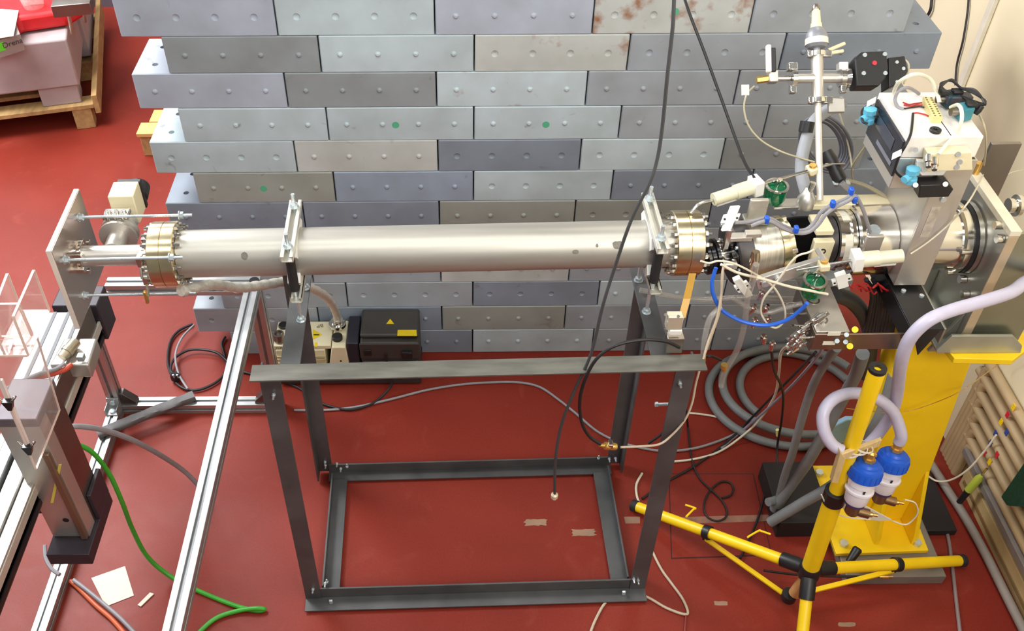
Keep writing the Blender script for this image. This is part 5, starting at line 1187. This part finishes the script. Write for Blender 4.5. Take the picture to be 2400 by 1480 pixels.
# amber ribbon and D-shaped metal connector on the frame
rb_ = MB(); ra = [at(1623, 642, y=-1.02), at(1610, 700, y=-1.05), at(1598, 745, y=-1.08)]
for i in range(2):
    a, b = ra[i], ra[i + 1]; rb_.obox((a + b) / 2, (b - a) / 2, V((.009, 0, 0)), V((0, .0006, .0004)))
tag(rb_.build('amber_ribbon', AMBER, None, 0, 0), 'flat amber ribbon cable hanging below the right tube flange', 'ribbon cable')
dc = thing('ribbon_connector', 'metal and white connector block at the end of the amber ribbon', 'connector', at(1580, 830, y=-1.09))
MB().obox(at(1580, 752, y=-1.09), X1 * .020, V((0, .012, 0)), V((0, 0, .022))).build('connector_body', M('connector_ivory', (214, 206, 184), .35, .5), dc, .002)
MB().obox(at(1582, 775, y=-1.095), X1 * .016, V((0, .010, 0)), V((0, 0, .008))).build('white_insert', WHITE, dc, .002)
MB().obox(at(1580, 803, y=-1.09), X1 * .022, V((0, .014, 0)), V((0, 0, .026))).build('metal_shell', ALUD, dc, .002)
for (px, py) in ((1560, 738), (1562, 758), (1590, 742)): MB().cyl(at(px, py, y=-1.105), at(px, py, y=-1.09), .004, n=10).build('thumb_screw', CHROME, dc)
# twin grey cables with blue clips over the bellows
cable('grey_cable', ramp('1722,522 1760,520 1800,512 1830,526 1862,540 1890,538 1910,520 1925,497 1950,480 1985,465 2000,448', 'y', -.98, -.90), .0050, GREYC, 'grey cable with blue clips, the upper of two, over the bellows')
cable('grey_cable', ramp('1760,530 1800,518 1832,534 1865,546 1895,544 1918,526 1935,503 1960,485 1990,470 2005,460 2022,490 2032,520 2040,545', 'y', -.99, -.94), .0050, GREYC, 'grey cable with blue clips, the lower of two, over the bellows')
for (px, py, y, lb) in ((1797, 515, -.985, 'blue clip on the twin grey cables near the silver drum'), (1866, 538, -.985, 'blue clip on the twin grey cables above the bellows'), (1952, 478, -.96, 'blue clip on the twin grey cables at the back bar'), (1995, 448, -.95, 'blue clip on the twin grey cables below the black plug'), (2003, 468, -.955, 'blue clip on the twin grey cables near the big cylinder')):
    tag(MB().obox(at(px, py, y=y), X1 * .0055, V((0, .008, 0)), V((0, 0, .009))).build('cable_clip', BLUE, None, .003), lb, 'clip')
cable('grey_cable', P('1972,428 1985,440 1998,450', y=-.77), .008, GREYC, 'short thick grey cable below the black plug')
cable('grey_cable', ramp('1970,420 2020,432 2060,452 2085,470', 'y', -.74, -.80), .0055, M('drab_tube', (170, 158, 130), .4), 'drab tube from the black plug to the support post', 'tube')
cable('clear_tube', ramp('1620,500 1640,478 1670,470', 'y', -.86, -.84), .0048, M('steel_tube', (206, 204, 198), .2, .9), 'bent shiny tube at the end of the upper cream actuator', 'tube')
# hand-valve tube, control tubes around the electronics box
cable('clear_tube', ramp('1768,202 1750,222 1744,255 1755,295 1785,330 1830,355 1880,372 1910,380', 'y', -.50, -.66), .0026, M('yellowish_tube', (186, 176, 146), .35), 'thin yellowish tube hanging from the hand valve', 'tube')
cable('clear_tube', [at(2098, 222, z=1.67), at(2096, 212, z=1.69), at(2110, 190, z=1.74), at(2145, 174, z=1.76), at(2178, 184, z=1.74), at(2194, 212, z=1.71), at(2202, 240, z=1.69)], .0045, M('milky_tube', (226, 220, 196), .25), 'milky tube arching over the white electronics box', 'tube')
cable('clear_tube', [at(2228, 252, z=1.69), at(2245, 246, z=1.71), at(2254, 262, z=1.71), at(2252, 290, z=1.69), at(2236, 318, z=1.66), at(2218, 340, y=-1.0), at(2200, 362, y=-1.02)], .0045, MATS['milky_tube'], 'milky tube running down from the teal valve to the cream valve block', 'tube')
cable('grey_cable', [at(2154, 220, z=1.668), at(2130, 206, z=1.70), at(2108, 212, z=1.70), at(2098, 232, z=1.68), at(2104, 250, z=1.668), at(2118, 256, z=1.667)], .004, GREYC, 'grey cable looping on the lid of the white electronics box')
for (s, m, lb) in (('2116,240 2130,245 2145,243 2160,241', REDC, 'red wire to the upper end of the terminal strip'), ('2118,246 2135,249 2150,246 2162,247', REDC, 'red wire to the middle of the terminal strip'), ('2120,255 2140,252 2155,250 2166,252', BLKC, 'dark wire to the middle of the terminal strip'), ('2140,266 2150,265 2165,268 2176,272', REDC, 'red wire to the lower end of the terminal strip')):
    cable('thin_wire', P(s, z=1.668), .0018, m, lb, 'wire', 6)
cable('black_cable', [at(2140, 266, z=1.667), at(2138, 290, z=1.667), at(2134, 316, z=1.668), at(2122, 342, y=-.995), at(2108, 365, y=-.99), at(2100, 385, y=-.99), at(2098, 400, y=-.99), at(2112, 415, y=-.995), at(2128, 418, y=-1.0)], .003, BLKC, 'black cable from the white box lid down to the light blue tee')
cable('black_cable', [at(2034, 290, x=1.06), at(2022, 285, x=1.05), at(2020, 262, x=1.06), at(2030, 250, x=1.08), at(2042, 245, x=1.09)], .003, BLKC, 'black cable loop beside the display of the white box')
for (px, py, lb) in ((2042, 239, 'white paper tag at the back corner of the electronics box'), (2102, 362, 'white paper tag on the cable beside the display')):
    c = at(px, py, x=1.075); tag(MB().obox(c, V((.009, 0, .006)), V((.003, .008, .004)), V((0, -.0005, .0005))).build('paper_tag', PAPER, None, 0, 0), lb, 'tag')
cable('clear_tube', ramp('2098,150 2118,140 2130,152 2126,178 2118,196', 'y', -.44, -.62), .0024, MATS['yellowish_tube'], 'thin yellowish tube from the black actuator box', 'tube')
cable('white_string', [at(2305, 408, x=1.46), at(2272, 470, y=-.985), at(2225, 525, y=-.985), at(2175, 568, y=-.985), at(2135, 595, y=-.985)], .0022, WIREW, 'thin white string across the support post', 'string', 6)
cable('clear_tube', [at(2296, 270, z=1.66), at(2308, 300, x=1.30), at(2311, 340, x=1.34), at(2308, 375, x=1.42), at(2303, 400, x=1.472)], .0024, MATS['yellowish_tube'], 'thin yellowish tube falling from the white box to the brass fitting', 'tube')
# thick hoses under the instrument
cable('grey_hose', [at(1955, 690, y=-.93), at(1995, 705, y=-.88), at(2028, 745, y=-.85), at(2040, 800, y=-.82), at(2030, 880, y=-.78)], .022, M('charcoal_hose', (58, 56, 54), .5), 'thick charcoal hose under the big cylinder', 'hose', 14)
DKC = M('dark_cable', (44, 42, 46), .5)
for k in range(12):
    cable('black_cable', ramp('%d,%d %d,%d %d,%d %d,%d' % (2030 + k * 5.5, 655 + (k % 3) * 8, 2044 + k * 5.5, 690, 2038 + k * 6.5, 735, 2026 + k * 7, 785 + (k % 4) * 7), 'y', -.94 + .01 * k, -.86), .0065, DKC, 'dark cable in the tangle left of the dark steel arm', 'cable', 8, 'dark cables tangled left of the steel arm')
for k in range(7):
    x = 1985 + k * 12
    cable('red_wire', [at(x, 664 + (k % 3) * 6, y=-.98), at(x + 12, 676 - (k % 2) * 9, y=-.97), at(x + 26, 668 + (k % 4) * 7, y=-.965), at(x + 34, 684, y=-.96)], .0022, REDC, 'thin red wire in the tangle behind the cross shaped connector', 'wire', 6, 'red wires behind the cross shaped connector')
# coil of thick grey hose on the floor
def ring_hose(cx, cy, rx, ry, z, a0, a1, extra0, extra1, label, r=.0165, n=22):
    pts = [V(p) for p in extra0]
    for k in range(n + 1):
        a = math.radians(a0 + (a1 - a0) * k / n); pts.append(V((cx + rx * math.cos(a), min(cy + ry * math.sin(a), -.03), z)))
    pts += [V(p) for p in extra1]
    return tag(MB().tube(pts, r, 12, 5).build('grey_hose', GREYH), label, 'hose')
ring_hose(1.36, -.28, .295, .255, .018, 20, 300, [], [], 'outermost loop of the thick grey hose coiled on the floor')
ring_hose(1.40, -.27, .285, .235, .052, 30, 290, [], [], 'upper loop of the thick grey hose coiled on the floor')
ring_hose(1.41, -.25, .215, .20, .018, 95, 215, [], [], 'inner bow of the thick grey hose coiled on the floor')
def hose(s, key, a, b, label, r=.0155): return cable('grey_hose', ramp(s, key, a, b), r, GREYH, label, 'hose', 12)
hose('1962,815 1935,850 1905,905 1880,980 1858,1060 1838,1120 1822,1185', 'z', 1.08, .06, 'grey hose falling steeply from under the patch panel to the floor', .013)
hose('2022,830 2005,880 1975,935 1935,1010 1895,1080 1860,1130 1815,1195', 'z', 1.02, .06, 'grey hose falling from the steel arm behind the yellow tripod', .018)
hose('2095,880 2070,960 2035,1030 2000,1085 1955,1135 1880,1180 1805,1225', 'z', .78, .06, 'grey hose passing behind the yellow pole down to the black box', .018)
hose('1930,1030 1890,1090 1850,1150 1825,1170 1800,1178', 'z', .05, .11, 'short grey hose lying on the low black box', .015)
LH = 'lilac hose'
cable('lilac_hose', [V((1.925, -.80, 1.34)), V((1.84, -.86, 1.315)), V((1.75, -.93, 1.29)), V((1.67, -.99, 1.27)), at(2420, 655, y=-1.03), at(2370, 685, y=-1.08), at(2300, 708, y=-1.12), at(2230, 728, y=-1.15), at(2175, 752, y=-1.17), at(2132, 795, y=-1.17), at(2112, 850, y=-1.15), at(2103, 920, y=-1.08), at(2090, 970, y=-1.05), at(2060, 1015, y=-1.05), at(2028, 1050, y=-1.06)], .0165, LILAC, 'long lilac hose coming from the right edge down beside the yellow column', 'hose', 16)
cable('lilac_hose', [f2 - dn2 * .03, at(2112, 1018, y=-1.12), at(2092, 965, y=-1.10), at(2050, 932, y=-1.10), at(2000, 922, y=-1.11), at(1955, 935, y=-1.13), at(1930, 968, y=-1.16), at(1932, 1010, y=-1.19), at(1950, 1042, y=-1.21), at(1972, 1056, y=-1.22)], .0165, LILAC, 'lilac hose looping from the rear water filter around the tripod pole', 'hose', 16)
# floor cables
cable('grey_cable', P('690,962 760,962 830,955 910,938 1000,915 1080,902 1150,897 1215,897 1265,908 1310,938 1350,970 1400,1012 1450,1036 1510,1052 1565,1058 1625,1052 1680,1036 1730,1015', z=.007), .0048, GREYC, 'long grey cable snaking over the red floor under the frame')
cable('black_cable', [at(905, 830, y=-.205), at(908, 870, y=-.21), at(918, 900, z=.05), at(900, 925, z=.02), at(870, 948, z=.008), at(820, 961, z=.008), at(770, 952, z=.008), at(735, 935, z=.008), at(690, 905, z=.008), at(600, 880, z=.008), at(560, 870, z=.008)], .005, BLKC, 'black mains cable from the pump motor across the floor')
cable('black_cable', P('528,790 520,808 528,840 530,865 515,890 480,910 445,915 415,900 398,870 393,840 400,800 420,775 452,760', z=.010), .0055, BLKC, 'black cable coiled on the floor left of the pump, outer loop')
cable('black_cable', P('535,850 510,828 475,820 440,822 410,840 400,865 408,880', z=.022), .0055, BLKC, 'black cable coiled on the floor left of the pump, inner loop')
cable('grey_cable', P('455,762 428,790 413,822 412,850 420,880 432,900 440,912', z=.03), .0045, GREYC, 'grey cable falling across the black coil on the floor')
pg = thing('mains_plug', 'black round mains plug lying in the cable coil', 'plug', at(412, 886, z=.0))
MB().lathe(at(412, 890, z=.012), (.05, .3, 1), [(0, .018), (.016, .021), (.026, .020)], 18).build('plug_body', BLACK, pg)
for d in (-.008, .008): MB().rod(at(412, 882, z=.045) + V((d, 0, -.01)), at(412, 882, z=.045) + V((d, -.004, .012)), .0028, 8).build('plug_pin', ZINC, pg)
cable('grey_cable', [at(155, 1010, z=.80), at(175, 1000, z=.80), at(240, 1008, z=.70), at(310, 1032, z=.55), at(380, 1070, z=.35), at(435, 1108, z=.18), at(475, 1150, z=.06)], .0085, GREYC, 'thick grey cable arching from the upright stage to the floor', 'cable', 10)
cable('green_cable', [at(150, 1055, z=.72), at(172, 1042, z=.72), at(215, 1060, z=.66), at(255, 1110, z=.55), at(285, 1175, z=.42), at(310, 1240, z=.26), at(345, 1305, z=.12), at(400, 1352, z=.03), at(470, 1388, z=.009), at(550, 1420, z=.009), at(600, 1432, z=.009), at(620, 1429, z=.012), at(600, 1427, z=.02), at(560, 1432, z=.012), at(510, 1448, z=.009), at(475, 1475, z=.009), at(455, 1500, z=.009)], .0075, GRN, 'bright green cable falling from the upright stage and bending on the floor', 'cable', 10)
cable('orange_cable', P('165,1362 190,1385 225,1420 262,1452 300,1495', z=.012), .0075, ORG, 'orange cable on the floor at the lower left', 'cable', 10)
cable('grey_cable', P('172,1360 205,1385 245,1418 282,1450 325,1495', z=.028), .0065, GREYC, 'grey cable beside the orange one at the lower left', 'cable', 10)
cable('grey_cable', P('105,1280 108,1310 122,1335 140,1348', z=.25), .0065, GREYC, 'short grey cable bending under the upright stage')
cable('orange_cable', [at(168, 855, z=.84), at(150, 868, z=.84), at(120, 878, z=.85), at(85, 888, z=.87), at(45, 908, z=.90)], .008, M('brick_cable', (190, 72, 48), .5), 'brick red cable leaving the connector housing on the stage', 'cable', 10)
cable('grey_cable', [at(150, 853, z=.85), at(130, 866, z=.86), at(95, 876, z=.88), at(50, 895, z=.90), at(10, 915, z=.92)], .006, GREYC, 'grey cable beside the brick red one on the stage')
cable('beige_cable', P('1380,1495 1395,1455 1420,1412 1450,1394 1485,1390 1520,1402 1560,1425 1600,1440 1612,1436 1600,1405 1575,1370 1550,1335 1528,1290 1522,1262', z=.006), .0045, BEIGEC, 'beige cable looping on the floor at the right front leg')
cable('beige_cable', P('1608,1440 1606,1465 1604,1495', z=.006), .003, M('dull_red_wire', (140, 54, 48), .5), 'thin dull red wire on the floor below the beige loop', 'wire')
cable('white_cable', P('1500,1185 1492,1160 1492,1135 1505,1110', z=.006), .0045, WIREW, 'short white cable behind the right front leg of the frame')
cable('beige_cable', [at(1568, 1083, z=.006), at(1620, 1078, z=.006), at(1680, 1062, z=.006), at(1730, 1030, z=.02), at(1780, 985, z=.10), at(1815, 930, z=.35), at(1825, 880, z=.60), at(1830, 830, z=.85), at(1845, 812, z=1.0)], .0042, WIREW, 'pale cable rising from the floor to the plug cluster')
cable('white_cable', P('1585,968 1630,970 1680,978 1715,992', z=.006), .004, WIREW, 'short pale cable on the floor left of the hose coil')
cable('grey_cable', [at(1690, 1052, z=.006), at(1740, 1010, z=.02), at(1800, 958, z=.25), at(1860, 900, z=.55), at(1915, 838, z=.95), at(1928, 815, z=1.08)], .0048, M('lilac_cable', (150, 142, 158), .5), 'lilac grey cable rising from the floor to the patch panel')
cable('black_cable', [at(1505, 1170, z=.006), at(1560, 1132, z=.006), at(1620, 1098, z=.006), at(1690, 1048, z=.006), at(1750, 992, z=.05), at(1810, 930, z=.30), at(1870, 870, z=.62), at(1912, 826, z=1.0)], .0045, BLKC, 'black cable running from the floor up to the patch panel')
cable('black_cable', P('1612,1000 1622,1080 1640,1122 1665,1148 1690,1172 1703,1195 1700,1214 1680,1222 1658,1212 1650,1192 1655,1168 1670,1145 1690,1130 1710,1132 1719,1146 1712,1162 1692,1168', z=.007), .0035, BLKC, 'thin black cable curled twice on the floor hatch')
cable('black_cable', [at(1612, 1000, z=.012), at(1608, 950, z=.2), at(1612, 900, z=.5), at(1632, 855, z=.75), at(1660, 835, z=.85), at(1690, 845, z=.8)], .0042, BLKC, 'black cable rising from the hatch beside the right frame leg')
cable('black_cable', [at(1520, 1040, y=-1.0), at(1560, 1010, y=-1.0), at(1590, 970, y=-1.0), at(1612, 920, y=-1.0)], .0042, BLKC, 'black cable passing behind the right front leg of the frame')
cable('black_cable', P('1735,1310 1755,1268 1775,1220 1790,1170 1800,1120', z=.01), .004, BLKC, 'black cable under the left leg of the tripod')
cable('black_cable', [at(1822, 1100, z=.06), at(1822, 1045, z=.10), at(1832, 985, z=.25), at(1835, 920, z=.5), at(1815, 870, z=.75), at(1808, 820, z=.95)], .0042, BLKC, 'black cable hanging below the metal fittings')
tag(MB().cyl(at(1823, 1022, z=.14), at(1822, 1008, z=.17), .0065, n=10).build('cable_marker', M('marker_yellow', (222, 214, 140), .5), None), 'small yellow marker sleeve on a black cable', 'marker')
cable('black_cable', P('1790,1338 1840,1345 1900,1350 1980,1352 2060,1352', z=.06), .004, BLKC, 'thin black cable in front of the grey slab under the yellow stand')
tag(MB().lathe(at(2060, 1352, z=.06), (1, 0, 0), [(0, .006), (.015, .008), (.03, .008), (.032, .005), (.045, .005)], 12).build('cable_plug', BRASS, None), 'brass plug lying in front of the yellow stand', 'connector')
cable('grey_cable', P('2160,1110 2185,1150 2205,1200 2222,1260 2232,1330 2240,1400 2252,1500', z=.006), .006, M('mauve_cable', (138, 122, 122), .5), 'mauve grey cable on the floor between the stand and the wall')
cable('conduit', P('2180,1085 2215,1140 2260,1210 2310,1300 2350,1380 2410,1500', z=.02), .015, M('grey_conduit', (140, 130, 122), .55), 'grey conduit along the foot of the right wall', 'conduit', 12)
cable('white_cable', [at(2335, 1020, x=1.88), at(2310, 1055, x=1.87), at(2270, 1100, x=1.85), at(2230, 1125, x=1.83), at(2195, 1128, x=1.80), at(2165, 1108, x=1.76)], .0035, WIREW, 'thin white cable drooping from the wall pipes')
cable('thin_wire', [at(1985, 958, y=-1.0), at(2060, 966, y=-.95), at(2120, 966, y=-.935), at(2190, 945, y=-.935), at(2260, 912, y=-.935), at(2330, 862, x=1.86), at(2400, 820, x=1.88)], .0014, BRASS, 'very thin brass wire across the yellow column', 'wire', 6)
cable('white_string', [at(2400, 398, x=1.9), at(2370, 405, x=1.8), at(2340, 425, x=1.65)], .0014, WIREW, 'thin pale wire at the far right beside the mounting plate', 'wire', 6)
cable('clear_tube', ramp('2000,430 1998,390 2030,340 2040,320', 'y', -.60, -.72), .0026, MATS['yellowish_tube'], 'thin yellowish tube between the coil and the display', 'tube')
cable('clear_tube', ramp('1955,230 1975,290 1990,350 1998,400', 'y', -.45, -.60), .0024, MATS['yellowish_tube'], 'thin yellowish tube falling behind the cross', 'tube')

# ------------------------------------------------------------------ acrylic holders at the left
ab = thing('acrylic_box', 'open box of clear acrylic plates at the left edge above the stage', 'acrylic box', at(45, 840, x=-.96))
EDGEM = M('acrylic_edge', (236, 206, 192), .35, 0, .05, 9)
def aplate(pts, e, parent, name='acrylic_plate', edge=True):
    o = MB().prism(pts, e).build(name, ACRYL, parent, 0, 0)
    if edge:
        m = MB(); n = len(pts); c = sum([V(p) for p in pts], V()) / n
        for i in range(n):
            a, b = V(pts[i]), V(pts[(i + 1) % n]); d = (b - a); nn = V(e).normalized(); ow = d.cross(nn).normalized()
            if ow.dot((a + b) / 2 - c) < 0: ow = -ow
            m.obox((a + b) / 2 + V(e) / 2 + ow * .0008, d / 2, V(e) * .5, ow * .0006)
        m.build('polished_edge', EDGEM, o, 0, 0)
    return o
aplate([at(*p, x=-.93) for p in ((76, 634), (112, 727), (63, 832), (28, 742))], V((.006, 0, 0)), ab)
aplate([at(*p, x=-1.0) for p in ((20, 642), (56, 735), (18, 838), (-22, 752))], V((-.006, 0, 0)), ab)
q = [at(p[0], p[1], x=-.93) for p in ((112, 727), (63, 832))]
aplate([q[0], q[1], q[1] + V((-.07, 0, 0)), q[0] + V((-.07, 0, 0))], V((0, 0, -.006)), ab)
q = [at(p[0], p[1], x=-.93) for p in ((40, 715), (72, 790))]
aplate([q[0], q[1], q[1] + V((-.07, 0, 0)), q[0] + V((-.07, 0, 0))], V((0, .006, 0)), ab)
sh = thing('acrylic_sheet', 'big clear acrylic sheet with two black clips in front of the stage', 'acrylic sheet', at(82, 1100, x=-.985))
aplate([at(*p, x=-.985) for p in ((82, 1100), (137, 962), (84, 790), (-40, 800))], V((.005, 0, 0)), sh)
s0, s1 = at(0, 890, x=-.983), at(68, 1052, x=-.983)
tag(MB().obox((s0 + s1) / 2, (s1 - s0) / 2, V((.006, 0, 0)), V((0, .004, 0))).build('white_strip', M('pinkish_white', (226, 208, 202), .5), None, .001), 'narrow white strip held by two black clips on the acrylic sheet', 'strip')
for (px, py, lb) in ((20, 950, 'upper black binder clip on the acrylic sheet'), (66, 1055, 'lower black binder clip on the acrylic sheet')):
    c = at(px, py, x=-.98); t = thing('binder_clip', lb, 'clip', c - V((0, 0, .015)))
    MB().prism([c + V((-.012, -.006, .013)), c + V((.014, -.006, .013)), c + V((.005, -.006, -.015)), c + V((-.004, -.006, -.015))], V((0, .016, 0))).build('clip_body', GLOSSB, t, .001)
    for sg in (-1, 1): MB().tube([c + V((sg * .010, 0, .012)), c + V((sg * .018, .004, .024)), c + V((sg * .02, .010, .018)), c + V((sg * .012, .008, .008))], .0012, 6).build('clip_wire', CHROME, t)

for o in bpy.data.objects:
    if '_o' in o: del o['_o']
